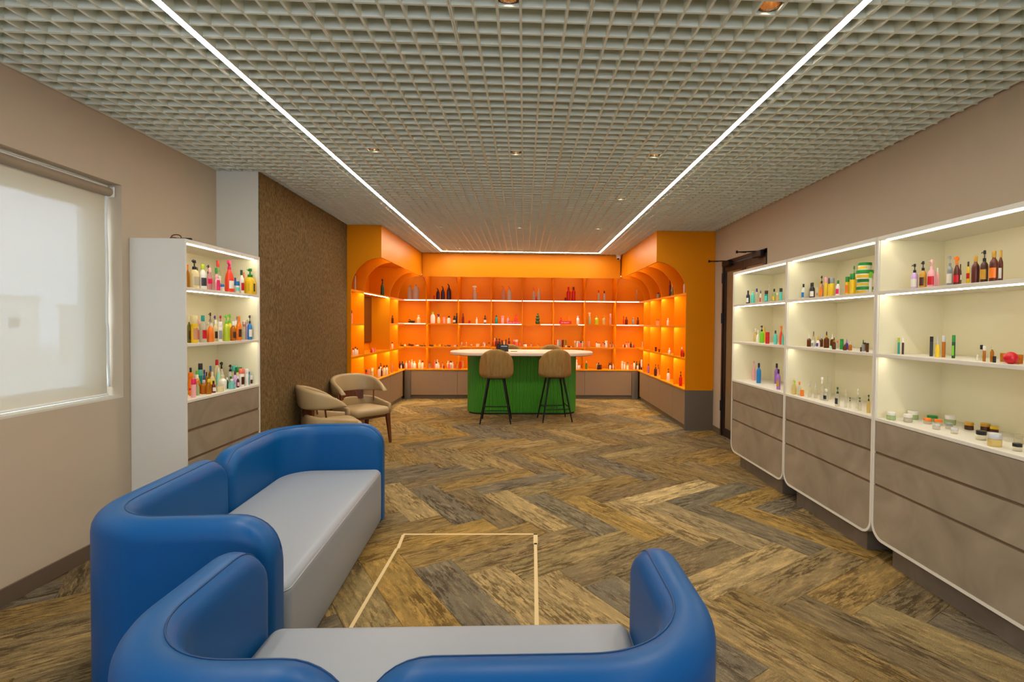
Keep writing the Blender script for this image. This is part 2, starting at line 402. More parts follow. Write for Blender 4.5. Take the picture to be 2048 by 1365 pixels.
# outside
g = struct(box('ground', noisemat('outside_ground', '#d6d4c8', '#e6e4da', 0.4), -140, -3.4, -90, 120, -4.2, -4.0))
def building(x, y, w_, d, h, lab, c):
    t = thing('building', lab, 'building', (x, y, -4.0))
    mat('facade'+c, c, 0.8)
    box('walls', 'facade'+c, -d/2, d/2, -w_/2, w_/2, 0, h, t)
    box('parapet', 'white_paint', -d/2-0.2, d/2+0.2, -w_/2-0.2, w_/2+0.2, h, h+0.5, t)
    k = int(w_/3)
    for q in range(k):
        box('window', 'dark_glass', d/2, d/2+0.05, -w_/2+1+q*3, -w_/2+2.4+q*3, h*0.55, h*0.55+1.4, t)
building(-70, 58, 26, 10, 8.2, 'pale building dimly seen through the blind, lower and farther along', '#efece4')
building(-60, 84, 20, 10, 7.2, 'tan building dimly seen through the blind beside the pale one', '#eee6d8')
building(-66, 32, 18, 10, 9.0, 'grey building dimly seen through the blind at its edge', '#e8e8e4')

# ---------------- double door on the right wall ----------------
dr = MB().box(XR-0.015, XR+0.1, DY0, DY0+0.04, 0, DZ).box(XR-0.015, XR+0.1, DY1-0.04, DY1, 0, DZ).box(XR-0.015, XR+0.1, DY0, DY1, DZ-0.05, DZ)
door = struct(dr.build('door_1', 'door_frame'))
ym = (DY0+DY1)/2
for a, b_ in ((DY0+0.045, ym-0.003), (ym+0.003, DY1-0.045)):
    lf = MB().box(XR, XR+0.045, a, a+0.06, 0.008, DZ-0.055).box(XR, XR+0.045, b_-0.06, b_, 0.008, DZ-0.055).box(XR, XR+0.045, a+0.06, b_-0.06, DZ-0.15, DZ-0.055).box(XR, XR+0.045, a+0.06, b_-0.06, 0.008, 0.12).build('door_leaf', 'door_frame', door)
    box('glass_panel', noisemat('door_panel', '#7c684c', '#8d7858', 2, 0.25), XR+0.012, XR+0.032, a+0.06, b_-0.06, 0.12, DZ-0.15, lf)
MB().box(XR-0.03, XR, DY1-0.6, DY1-0.56, 0.95, 1.3).build('pull_handle', 'black_metal', door)
for q in (0.35, 1.55, 2.1):
    MB().tube([(XR-0.02, DY1-0.03, q), (XR-0.02, DY1-0.03, q+0.14)], 0.014, 8).build('hinge', 'black_metal', door, smooth=True)
for yc, s, lab in ((DY1-0.22, 1, 'black door closer with thin arm over the door leaf by the orange shelves'), (DY0+0.14, 1, 'black door closer with thin arm over the door leaf by the wall cabinets')):
    t = thing('door_closer', lab, 'door closer', (XR-0.016, yc, DZ-0.085))
    box('body', 'black_metal', -0.05, 0, -0.11, 0.11, 0.0, 0.07, t, bevel=0.006)
    MB().tube([(-0.03, 0.02, 0.07), (-0.19, 0.20, 0.085)], 0.008, 6).build('arm', 'black_metal', t)
    MB().tube([(-0.19, 0.20, 0.085), (-0.02, 0.34, 0.10)], 0.006, 6).build('arm', 'black_metal', t)
    MB().lathe([(0.013, 0.07), (0.013, 0.1), (0.008, 0.102)], 10, at=(-0.19, 0.20, 0)).build('knuckle', 'black_metal', t, smooth=True)

# ---------------- security camera ----------------
t = thing('security_camera', 'small white dome security camera under the ceiling at the orange corner', 'camera', (1.815, 9.86, ZC))
MB().lathe([(0.05, -0.02), (0.052, -0.012), (0.052, -0.003)], 20).build('mount', 'white_plastic', t, smooth=True)
MB().lathe([(0.012, -0.10), (0.03, -0.096), (0.043, -0.08), (0.047, -0.058), (0.047, -0.02)], 20).build('housing', 'white_plastic', t, smooth='all')
MB().lathe([(0.006, -0.014), (0.02, -0.008), (0.025, 0.0), (0.025, 0.012)], 16).build('lens', 'black_plastic', t, smooth='all').location = (-0.012, -0.024, -0.085)
# tape outline on the carpet
t = thing('floor_tape', 'pale masking tape marking a square on the carpet between the sofas', 'tape', (-0.38, 3.1, 0))
def tape(pts, wd=0.022):
    for (x0, y0), (x1, y1) in zip(pts, pts[1:]):
        d = math.hypot(x1-x0, y1-y0); nx, ny = -(y1-y0)/d*wd/2, (x1-x0)/d*wd/2
        q = [(x0+nx, y0+ny), (x1+nx, y1+ny), (x1-nx, y1-ny), (x0-nx, y0-ny)]
        MB().prism([(a+0.38, b_-3.1) for a, b_ in q], lambda p: (*p, 0.0002), lambda p: (*p, 0.0012)).build('tape_piece', 'tape', t)
tape([(-0.862, 3.688), (0.105, 3.672)]); tape([(-0.858, 3.68), (-0.842, 3.455)]); tape([(-0.85, 3.455), (-0.856, 2.2)], 0.02)
tape([(0.092, 3.68), (0.088, 3.5)], 0.03); tape([(0.088, 3.52), (0.068, 2.2)])

# ---------------- sofas ----------------
def resample(pts, step):
    out = [pts[0]]; acc = 0.0
    for p, q in zip(pts, pts[1:]):
        d = math.dist(p, q)
        n_ = max(1, round(d/step))
        for k in range(1, n_+1): out.append((p[0]+(q[0]-p[0])*k/n_, p[1]+(q[1]-p[1])*k/n_))
    return out
def arc(cx, cy, r, a0, a1, n_=14):
    return [(cx+r*math.cos(math.radians(a0+(a1-a0)*k/n_)), cy+r*math.sin(math.radians(a0+(a1-a0)*k/n_))) for k in range(n_+1)]
def back_wall(path, t, H, z0, Rend, name, parent):
    """upholstered wall swept along a plan path; rounded top, ends falling away in a quarter round"""
    pts = resample(path, 0.03)
    Ls = [0.0]
    for p, q in zip(pts, pts[1:]): Ls.append(Ls[-1]+math.dist(p, q))
    tot = Ls[-1]
    def at(s):
        s = min(max(s, 0), tot)
        for i in range(len(pts)-1):
            if s <= Ls[i+1]+1e-9:
                f = (s-Ls[i])/(Ls[i+1]-Ls[i]); p, q = pts[i], pts[i+1]
                a = pts[max(i-1, 0)]; b_ = pts[min(i+2, len(pts)-1)]
                dx, dy = b_[0]-a[0], b_[1]-a[1]; d = math.hypot(dx, dy)
                return (p[0]+(q[0]-p[0])*f, p[1]+(q[1]-p[1])*f), (-dy/d, dx/d)
    ed = [Rend*(1-math.cos(PI/2*k/9)) for k in range(10)]
    st = ed + [ed[-1]+(tot-2*ed[-1])*k/44 for k in range(1, 44)] + [tot-e for e in ed[::-1]]
    rings, seam = [], []
    nt = 12
    for s in st:
        (x, y), (nx, ny) = at(s)
        d = min(s, tot-s)
        zt = H if d >= Rend else H-Rend+math.sqrt(max(Rend**2-(Rend-d)**2, 0))
        re = 0.055
        h = t/2*(1 if d >= re else 0.45+0.55*math.sqrt(max(1-(1-d/re)**2, 0)))
        rt = min(0.075, zt-z0-0.02)
        ring = [(x-nx*h, y-ny*h, z0), (x-nx*h, y-ny*h, z0+(zt-z0)*0.33), (x-nx*h, y-ny*h, z0+(zt-z0)*0.66)]
        for k in range(nt+1):
            a = PI - PI*k/nt
            ring.append((x+nx*h*math.cos(a), y+ny*h*math.cos(a), zt-rt+rt*math.sin(a)))
        ring += [(x+nx*h, y+ny*h, z0+(zt-z0)*0.66), (x+nx*h, y+ny*h, z0+(zt-z0)*0.33), (x+nx*h, y+ny*h, z0)]
        rings.append(ring)
        a = math.radians(62); seam.append((x+nx*h*math.cos(a), y+ny*h*math.cos(a), zt-rt+rt*math.sin(a)+0.0005))
    o = MB().rings(rings).build(name, 'blue_leather', parent, smooth=True)
    MB().tube(seam[1:-1], 0.0028, 6).build('seam', 'blue_seam', o, smooth='all')
    return o
def sofa(label, loc, rz, Lx, D, split, H=0.748, t=0.15, Rc=0.30, seatz=0.42):
    r = thing('curved_sofa', label, 'sofa', loc, rz, 'blue and grey lounge sofas')
    hx = Lx/2 - t/2; y0 = t/2
    left = [(-hx, D-0.005), (-hx, y0+Rc)] + arc(-hx+Rc, y0+Rc, Rc, 180, 270)[1:] + [(split-0.003, y0)]
    right = [(split+0.003, y0), (hx-Rc, y0)] + arc(hx-Rc, y0+Rc, Rc, 270, 360)[1:] + [(hx, D-0.005)]
    back_wall(left, t, H, 0.012, 0.17, 'back_cushion', r)
    back_wall(right, t, H, 0.012, 0.17, 'back_cushion', r)
    # seat block
    ix = Lx/2 - t + 0.004; iy = t - 0.004; R = Rc - t/2 - 0.0
    def outline(ins, rf=0.05):
        a, b0, b1 = ix-ins, iy+ins, D-ins
        rr = max(R-ins, 0.02); rf = max(rf-ins, 0.012)
        p = arc(-a+rr, b0+rr, rr, 180, 270, 8) + arc(a-rr, b0+rr, rr, 270, 360, 8) + arc(a-rf, b1-rf, rf, 0, 90, 5) + arc(-a+rf, b1-rf, rf, 90, 180, 5)
        return p
    rg = [[(*p, z) for p in outline(i)] for i, z in ((0.012, 0.02), (0.0, 0.05), (-0.001, 0.2), (0.0, seatz-0.05))]
    rg += [[(*p, seatz-0.05+0.05*math.sin(a)) for p in outline(0.045*(1-math.cos(a)))] for a in [PI/2*k/6 for k in range(1, 7)]]
    rg += [[(*p, seatz+0.006) for p in outline(0.15)]]
    st = MB().rings(rg).build('seat_cushion', 'grey_leather', r, smooth=True)
    sm = [(*p, seatz-0.028) for p in outline(-0.0005+0.006)]
    MB().tube(sm+[sm[0]], 0.003, 6).build('piping', 'grey_seam', st, smooth='all')
    for sx in (-1, 1):
        for yy in (0.1, D-0.08):
            MB().lathe([(0.02, 0.0), (0.022, 0.02)], 10, at=(sx*(Lx/2-0.1), yy, 0)).build('foot', 'black_plastic', r)
    return r
SOFA_A = dict(loc=(-1.868, 2.985, 0), rz=math.radians(-87), Lx=2.05, D=0.845, split=-0.08)
SOFA_B = dict(loc=(-0.258, 1.085, 0), rz=0.0, Lx=1.60, D=0.80, split=-0.125)
sofa('blue curved sofa with grey seat along the window wall, its back to the blind', **SOFA_A)
sofa('blue curved sofa with grey seat facing the bar counter, its back to the camera', **SOFA_B)

# ---------------- bar counter ----------------
def stadium(x0, x1, y0, y1, n_=20):
    r = (y1-y0)/2; cy = (y0+y1)/2
    return arc(x1-r, cy, r, -90, 90, n_) + arc(x0+r, cy, r, 90, 270, n_)
CX, CY = -0.04, 8.82
t = thing('bar_counter', 'long bar counter with ribbed green base and pale rounded top', 'counter', (CX, CY, 0))
o1 = [(x-CX, y-CY) for x, y in stadium(-1.265, 1.185, 8.285, 9.355)]
sh = lambda k: [(x*(1-k/1.2), y*(1-k/0.53)) for x, y in o1]
MB().rings([[(*p, z) for p in sh(k)] for k, z in ((0.02, 0.994), (0.0, 1.006), (0.0, 1.044), (0.012, 1.055))]).build('countertop', 'solid_surface', t, smooth=True)
core = resample([(x-CX, y-CY) for x, y in stadium(-0.955, 0.885, 8.56, 9.08, 24)] + [(stadium(-0.955, 0.885, 8.56, 9.08, 24)[0][0]-CX, stadium(-0.955, 0.885, 8.56, 9.08, 24)[0][1]-CY)], 0.004)
plen = sum(math.dist(a, b_) for a, b_ in zip(core, core[1:])); pitch = plen/round(plen/0.03)
rib = []; s = 0.0
for i in range(len(core)-1):
    p, q = core[i], core[i+1]; dx, dy = q[0]-p[0], q[1]-p[1]; d = math.hypot(dx, dy) or 1
    k = 0.013*abs(math.sin(PI*s/pitch)); rib.append((p[0]+dy/d*k, p[1]-dx/d*k)); s += d
MB().rings([[(*p, 0.03) for p in rib], [(*p, 0.994) for p in rib]]).build('ribbed_base', 'green_lacquer', t, smooth=True)
MB().rings([[(x*0.985, y*0.97, z) for x, y in core[:-1:6]] for z in (0, 0.03)]).build('plinth', 'dark_recess', t)

# ---------------- bar stools ----------------
def stool(loc, rz, label):
    r = thing('bar_stool', label, 'bar stool', loc, rz, 'tan bar stools around the counter')
    # back shell: wraps round the rear (local -y), arch-topped, vertical channels
    Rr = 0.262; N = 96; half = math.radians(104)
    outer, inner = [], []
    levels = 14
    def ztop(a):
        if abs(a) <= PI/2: return 0.962 + 0.172*math.cos(a)**0.95
        return 0.962 - 0.17*((abs(a)-PI/2)/(half-PI/2))**2
    rings = []
    for i in range(N+1):
        a = -half + 2*half*i/N
        ch = 0.006*abs(math.sin(a/half*PI*11/2*1.0))
        ring = []
        zt = ztop(a); zb = 0.692
        for k in range(levels+1):
            f = k/levels; z = zb+(zt-zb)*f
            hh = z-zb; bul = -0.035*max(1-hh/0.06, 0)**2 + 0.008*math.sin(PI*min(f*1.1, 1))
            ro = Rr-0.012+ch+bul
            if k == levels: ro -= 0.016
            ring.append((ro*math.sin(a), -ro*math.cos(a)*0.93, z))
        for k in range(levels, -1, -1):
            f = k/levels; z = zb+(zt-zb)*f
            ri = Rr-0.055+(0.016 if k in (0, levels) else 0)
            ring.append((ri*math.sin(a), -ri*math.cos(a)*0.93, z+(0.004 if k == levels else 0)))
        rings.append(ring)
    MB().rings(rings).build('backrest', 'stool_velvet', r, smooth='all')
    MB().lathe([(0.17, 0.69), (0.225, 0.70), (0.24, 0.72), (0.24, 0.765), (0.225, 0.79), (0.16, 0.80)], 28, 1, 1).build('seat', 'stool_velvet', r, smooth='all')
    MB().box(-0.13, 0.13, -0.13, 0.13, 0.672, 0.692).build('seat_plate', 'black_metal', r, bevel=0.004)
    tops, feet = {}, {}
    for sx in (-1, 1):
        for sy in (-1, 1):
            a, e = (sx*0.115, sy*0.115, 0.675), (sx*0.232, sy*0.225, 0.0)
            MB().tube([e, (e[0]*0.99+a[0]*0.01, e[1]*0.99+a[1]*0.01, 0.012), a], [0.0095, 0.0105, 0.017], 10).build('leg', 'black_metal', r, smooth=True)
            tops[sx, sy] = a; feet[sx, sy] = e
    def on(k, z): a, e = tops[k], feet[k]; f = z/0.675; return tuple(e[i]+(a[i]-e[i])*f for i in range(3))
    for k1, k2, z in (((-1, -1), (1, -1), 0.20), ((-1, 1), (1, 1), 0.20), ((-1, -1), (-1, 1), 0.235), ((1, -1), (1, 1), 0.235)):
        MB().tube([on(k1, z), on(k2, z)], 0.0075, 8).build('crossbar', 'black_metal', r, smooth=True)
    return r
st0 = stool((-0.428, 7.945, 0), 0.0, 'tan velvet bar stool before the counter, the one by the black caddy')
def more(src, loc, rz, lab): o = dup(src, loc=loc, rz=rz); o['label'] = lab; return o
more(st0, (0.488, 8.075, 0), math.radians(9), 'tan velvet bar stool before the counter, the one toward the door')
more(st0, (-0.262, 9.52, 0), PI, 'tan bar stool behind the counter, its top showing beside the black caddy')
more(st0, (0.505, 9.50, 0), PI, 'tan bar stool behind the counter, its top showing above the door-side stool')

# black caddy with a bottle and pens on the counter
t = thing('desk_caddy', 'black mesh caddy standing on the bar counter', 'caddy', (-0.335, 8.62, 1.056))
MB().rings([[(x*0.07*k, y*0.055*k, z) for x, y in ((-1, -1), (1, -1), (1, 1), (-1, 1))] for k, z in ((1, 0), (1.0, 0.115), (0.9, 0.115), (0.9, 0.006))]).build('box', 'black_plastic', t)
MB().box(-0.05, 0.05, -0.0565, -0.0545, 0.085, 0.095).build('rim_plate', 'steel', t)
for dx, h, c in ((-0.03, 0.19, '#191919'), (0.0, 0.17, '#d8d4c8'), (0.022, 0.20, '#191919')):
    MB().tube([(dx, 0.0, 0.01), (dx*1.3, 0.012, h)], 0.009, 8).build('pen', 'plastic', t, smooth=True, color=c)
t = thing('dark_cup', 'dark rounded holder beside the black caddy on the counter', 'cup', (-0.43, 8.70, 1.056))
MB().lathe([(0.035, 0), (0.045, 0.01), (0.047, 0.08), (0.035, 0.12), (0.03, 0.12), (0.03, 0.02)], 16).build('body', 'black_plastic', t, smooth=True)
MB().tube([(0, 0, 0.02), (0.012, 0, 0.17)], 0.01, 8).build('pen', 'plastic', t, color='#4b4a48')
t = tag(MB().tube([(-0.225, 8.58, 1.0605), (-0.115, 8.585, 1.0605)], 0.0045, 8).build('pen', 'plastic', None, color='#5b5a52'), 'thin pen lying on the bar counter beside the caddy', 'pen')
t = tag(box('paper_sheet', 'white_paint', -0.08, 0.18, 8.62, 8.80, 1.0556, 1.0566), 'white paper sheet lying on the bar counter', 'paper')

# ---------------- beige chairs with walnut frames ----------------
def upath(hw, dp, r):
    return [(-hw, dp)] + [(-hw, 0.02+r)] + arc(-hw+r, r-0.0, r, 180, 270, 10)[1:] + arc(hw-r, r, r, 270, 360, 10) + [(hw, dp)]
def chair(loc, rz, label):
    r = thing('lounge_chair', label, 'chair', loc, rz, 'beige lounge chairs by the brown wall')
    # seat pad (front toward +y)
    o = []
    for ins, z in ((0.03, 0.365), (0.0, 0.385), (0.0, 0.43), (0.012, 0.452), (0.05, 0.466), (0.14, 0.47)):
        a = 0.262-ins; b0, b1 = -0.235+ins, 0.275-ins; rr = max(0.09-ins, 0.02)
        p = arc(-a+rr, b0+rr, rr, 180, 270, 5) + arc(a-rr, b0+rr, rr, 270, 360, 5) + arc(a-rr, b1-rr, rr, 0, 90, 5) + arc(-a+rr, b1-rr, rr, 90, 180, 5)
        o.append([(*q, z) for q in p])
    MB().rings(o).build('seat', 'beige_leather', r, smooth='all')
    def band(hw, y_back, dp, rad, zb, zt, th, name, lean=0.0, flare=0.0):
        pts = resample([(x, y+y_back) for x, y in upath(hw, dp, rad)], 0.02)
        n_ = len(pts); rings = []
        for i, (x, y) in enumerate(pts):
            a, b_ = pts[max(i-1, 0)], pts[min(i+1, n_-1)]
            dx, dy = b_[0]-a[0], b_[1]-a[1]; d = math.hypot(dx, dy); nx, ny = dy/d, -dx/d    # outward
            u = abs(2*i/(n_-1)-1)
            z0, z1 = zb(u), zt(u); rt = min(th/2, (z1-z0)/2)
            ring = []
            for k in range(9):
                q = PI*k/8; ring.append((-math.cos(q)*th/2, z1-rt+rt*math.sin(q)))
            for k in range(9):
                q = PI*k/8; ring.append((math.cos(q)*th/2, z0+rt-rt*math.sin(q)))
            pl = []
            for off, z in ring:
                e = lean*max(z-zb(0), 0)*(1-u*u) + flare
                pl.append((x+nx*(off+e), y+ny*(off+e), z))
            rings.append(pl)
        return MB().rings(rings).build(name, 'beige_leather', r, smooth='all')
    band(0.285, -0.262, 0.46, 0.16, lambda u: 0.36, lambda u: 0.565-0.07*max(0, u-0.3)/0.7, 0.045, 'seat_rim')
    band(0.29, -0.292, 0.385, 0.22, lambda u: 0.622+0.02*u*u, lambda u: 0.645+0.215*max(1-u**2.1, 0)**0.75, 0.06, 'backrest', lean=0.16)
    w_ = [(x*1.0, y) for x, y in arc(0, -0.03, 0.243, 228, 312, 10)]
    MB().rings([[(x*k, y*k, z) for k, z in ((0.96, 0.53), (1.06, 0.53), (1.06, 0.645), (0.96, 0.645))] for x, y in w_]).build('back_rail', 'walnut', r)
    for sx in (-1, 1):
        MB().tube([(sx*0.24, -0.10, 0.50), (sx*0.255, -0.12, 0.64)], 0.009, 8).build('post', 'walnut', r)
        for sy, (tx, ty), (fx, fy) in ((1, (0.225, 0.235), (0.25, 0.262)), (-1, (0.2, -0.19), (0.235, -0.25))):
            tp, ft = (sx*tx, ty, 0.38), (sx*fx, fy, 0.0)
            MB().rings([[(p[0]+c*k, p[1]+e*k*0.8, p[2]) for c, e in ((-1, -1), (1, -1), (1, 1), (-1, 1))] for p, k in ((ft, 0.014), (tp, 0.027))]).build('leg', 'walnut', r, bevel=0.003)
    MB().box(-0.21, 0.21, 0.20, 0.232, 0.335, 0.372).box(-0.21, 0.21, -0.2, -0.17, 0.335, 0.372).build('apron', 'walnut', r)
    return r
ch = chair((-2.055, 6.53, 0), math.radians(-131), 'beige leather chair with walnut legs by the brown wall, turned toward the sofas')
more(ch, (-2.075, 5.60, 0), math.radians(-58), 'beige leather chair half hidden behind the blue sofa, its back to the brown wall')

# ---------------- white display cabinets ----------------
def rounded_rect(y0, y1, z0, z1, r, bottom_only=True, n_=8):
    p = arc(y0+r, z0+r, r, 180, 270, n_) + arc(y1-r, z0+r, r, 270, 360, n_)
    if bottom_only: return p + [(y1, z1), (y0, z1)]
    return p + arc(y1-r, z1-r, r, 0, 90, n_) + arc(y0+r, z1-r, r, 90, 180, n_)
def cabinet(label, face, y0, y1, xf, xb, ztop, shelves, zc, gaps, zbot, rounded, group=None, strip_ends=(0.0, 0.2)):
    """face +1: opens toward -x (right wall), -1: opens toward +x. local x = depth from the front into the cabinet"""
    yc = (y0+y1)/2; hw = (y1-y0)/2; D = abs(xb-xf); T = 0.017
    t = thing('display_cabinet', label, 'cabinet', (xf, yc, 0), 0, group)
    X = lambda d: d*face
    def bx(name, m, d0, d1, a, b_, z0, z1, parent=t, bevel=0.0, **k):
        xa, xe = sorted((X(d0), X(d1))); return MB().box(xa, xe, a, b_, z0, z1).build(name, m, parent, bevel=bevel, **k)
    if rounded:
        R = 0.10; out = rounded_rect(-hw+0.001, hw-0.001, zbot, zc-0.03, R); inn = rounded_rect(-hw+T, hw-T, zbot+T, zc-0.03, R-T)
        mb = MB(); n_ = len(out)
        vs = [(X(0), *p) for p in out]+[(X(0), *p) for p in inn]+[(X(D), *p) for p in out]+[(X(D), *p) for p in inn]
        fs = []
        for i in range(n_-1 if True else n_):
            j = i+1
            if i == n_-2: continue
            fs += [(i, j, n_+j, n_+i), (2*n_+i, 2*n_+j, 3*n_+j, 3*n_+i), (i, j, 2*n_+j, 2*n_+i), (n_+i, n_+j, 3*n_+j, 3*n_+i)]
        i = n_-1; fs += [(i, 0, n_, n_+i), (2*n_+i, 2*n_, 3*n_, 3*n_+i), (i, 0, 2*n_, 2*n_+i), (n_+i, n_, 3*n_, 3*n_+i)]
        mb.add(vs, fs); mb.build('carcass', 'white_laminate', t, smooth=True)
    for s in (-1, 1):
        a, b_ = sorted((s*hw-s*0.001, s*(hw-T)))
        bx('side_panel', 'white_laminate', 0, D, a, b_, (zc-0.03 if rounded else 0.0), ztop, bevel=0.0015)
    bx('top_panel', 'white_laminate', 0.0, D, -hw+T, hw-T, ztop-0.024, ztop, bevel=0.0015)
    bx('back_panel', 'cabinet_interior', D-0.012, D-0.001, -hw+T, hw-T, zc-0.03, ztop-0.024)
    for s in (-1, 1):
        a, b_ = sorted((s*(hw-T), s*(hw-T-0.003)))
        bx('liner', 'cabinet_interior', 0.012, D-0.012, a, b_, zc, ztop-0.024)
    bx('worktop', 'white_laminate', 0.0, D-0.012, -hw+T, hw-T, zc-0.02, zc, bevel=0.0015)
    for z in shelves:
        bx('shelf', 'white_laminate', 0.0, D-0.012, -hw+T+0.003, hw-T-0.003, z-0.021, z, bevel=0.0015)
    for z in [ztop-0.024] + [q-0.021 for q in shelves]:
        hgt = 0.0015 if z < 1.5 else 0.005
        bx('shelf_light', 'led_cabinet', 0.035, 0.049, -hw+T+0.012, hw-T-0.02, z-hgt-0.0005, z-0.0005)
    # drawers with dark finger channels
    zs = [zc-0.022] + [g for g in gaps] ; top = zc-0.022
    lev = [(gaps[0][1], top)] + [(gaps[i+1][1], gaps[i][0]) for i in range(len(gaps)-1)] + [(zbot+(T if rounded else 0.07), gaps[-1][0])]
    for i, (z0, z1) in enumerate(lev):
        last = i == len(lev)-1
        if last and rounded:
            p = rounded_rect(-hw+T+0.002, hw-T-0.002, z0+0.002, z1, R-T)
            MB().prism(p, lambda q: (X(0.003), *q), lambda q: (X(0.021), *q)).build('drawer_front', 'concrete_laminate', t)
        else:
            bx('drawer_front', 'concrete_laminate', 0.003, 0.021, -hw+T+0.002, hw-T-0.002, z0, z1, bevel=0.001)
    for a, b_ in gaps:
        bx('finger_channel', 'gola_metal', 0.011, 0.03, -hw+T, hw-T, a, b_)
        bx('channel_lip', 'gola_metal', 0.004, 0.011, -hw+T, hw-T, a-0.0, a+0.0015)
    bx('inner_box', 'dark_recess', 0.031, D-0.013, -hw+T, hw-T, zbot+(0.12 if rounded else 0.0), zc-0.021)
    if rounded: bx('plinth', 'concrete_dark', 0.062, D-0.05, -hw+0.12, hw-0.12, 0.0, zbot+0.004)
    else: bx('plinth', 'concrete_dark', 0.02, D-0.05, -hw+T, hw-T, 0.0, zbot+0.07)
    return t
LC = dict(face=-1, y0=3.692, y1=4.708, xf=-2.382, xb=-2.763, ztop=2.105, shelves=[1.765, 1.364], zc=0.962)
cabinet('tall white display cabinet full of bottles between the window and the brown wall', gaps=[(0.731, 0.751), (0.523, 0.543)], zbot=0.0, rounded=False, **LC)
RC = dict(face=1, xf=2.285, xb=2.738, ztop=2.105, shelves=[1.751, 1.349], zc=0.932)
RY = [(4.395, 5.540), (3.251, 4.394), (2.106, 3.250)]
for (a, b_), nm in zip(RY, ('white rounded display cabinet on the wall next to the door', 'white rounded display cabinet in the middle of the wall row', 'white rounded display cabinet last of the wall row, opposite the sofas')):
    cabinet(nm, y0=a, y1=b_, gaps=[(0.697, 0.714), (0.489, 0.505)], zbot=0.142, rounded=True, group='white display cabinets along the wall', **RC)
# socket inside the cabinet by the door
t = thing('wall_socket', 'small white power socket inside the cabinet by the door', 'socket', (2.7245, 4.93, 1.14))
box('plate', 'white_plastic', -0.008, 0, -0.035, 0.035, 0, 0.085, t, bevel=0.002); box('insert', 'black_plastic', -0.0095, -0.0078, 0.0, 0.022, 0.025, 0.06, t)
# cable on top of the window cabinet
pts = [(-2.55+0.0, 3.78, 2.109)] + [(-2.5+0.035*math.cos(a), 3.78, 2.127+0.018*math.sin(a)) for a in [PI-2*PI*k/12 for k in range(13)]] + [(-2.45, 3.78, 2.112), (-2.40, 3.785, 2.112)]
t = thing('cable', 'short dark cable with plug lying on top of the window cabinet', 'cable', (-2.47, 3.78, 2.105))
q = [(x+2.47, y-3.78, z-2.105) for x, y, z in pts]
MB().tube(q, 0.004, 6).build('wire', 'walnut', t, smooth=True); MB().tube([(0.0, 0, 0.009), (0.075, 0.004, 0.009)], 0.009, 8).build('plug', 'black_plastic', t)

# ---------------- orange shelving niche ----------------
ZH, ZA, ZB = 2.424, 1.985, 0.60          # header bottom, arch spring, base top
SH = [1.99, 1.515, 1.045]
def arch_plate(side, name, parent, yA, yB, xin, xsh, xw, zlow, m='orange', ztop=ZC-0.003):
    """end panel / divider of a side unit: shelf depth below, quarter arch up to the header above"""
    R = abs(xsh-xin); c = []
    for k in range(17):
        a = PI/2*k/16
        c.append((xin+(xsh-xin)*math.sin(a), ZA+(ZH-ZA)*math.cos(a)))
    poly = [(xw, zlow), (xw, ztop), (xin, ztop)] + c + [(xsh, zlow)]
    return MB().prism(poly, lambda p: (p[0]-parent.location.x, yA-parent.location.y, p[1]), lambda p: (p[0]-parent.location.x, yB-parent.location.y, p[1])).build(name, m, parent)
def side_unit(label, blabel, sg, y0, xin, xsh, xw, div, clab):
    t = thing('shelf_unit', label, 'shelf unit', (xsh, y0, 0)); lx, ly = t.location.x, t.location.y
    def bx(name, m, xa, xe, ya, yb, z0, z1, parent=t, **k):
        xa, xe = sorted((xa, xe)); return MB().box(xa-lx, xe-lx, ya-ly, yb-ly, z0, z1).build(name, m, parent, **k)
    YE = 10.34
    arch_plate(sg, 'end_panel', t, y0, y0+0.018, xin, xsh, xw, ZB)
    for d in div: arch_plate(sg, 'divider', t, d, d+0.018, xin, xsh+sg*0.004, xw, ZB+0.001)
    bx('header', 'orange', xin, xin+sg*0.018, y0+0.0185, 9.945, ZH, ZC-0.004)
    bx('back_panel', 'orange', xw-sg*0.012, xw, y0+0.019, YE, ZB, ZC-0.005)
    ys = [y0+0.018] + [v for d in div for v in (d, d+0.018)] + [YE]
    bays = [(ys[i], ys[i+1]) for i in range(0, len(ys), 2)]
    return t, bx, bays
def base_unit(label, sg, y0, yE, xsh, xw, doors):
    t = thing('base_cabinet', label, 'cabinet', (xsh, y0, 0)); lx, ly = t.location.x, t.location.y
    def bx(name, m, xa, xe, ya, yb, z0, z1, **k):
        xa, xe = sorted((xa, xe)); return MB().box(xa-lx, xe-lx, ya-ly, yb-ly, z0, z1).build(name, m, t, **k)
    bx('end_panel', 'taupe_panel', xsh, xw, y0, y0+0.018, 0, ZB-0.021, bevel=0.0015)
    bx('carcass', 'dark_recess', xsh+sg*0.02, xw, y0+0.019, yE, 0.075, ZB-0.021)
    bx('plinth', 'taupe_panel', xsh+sg*0.03, xw, y0+0.019, yE, 0, 0.07)
    for a, b_ in zip(doors, doors[1:]): bx('door', 'taupe_laminate', xsh+sg*0.001, xsh+sg*0.0195, a+0.002, b_-0.002, 0.078, ZB-0.026, bevel=0.0012)
    return t
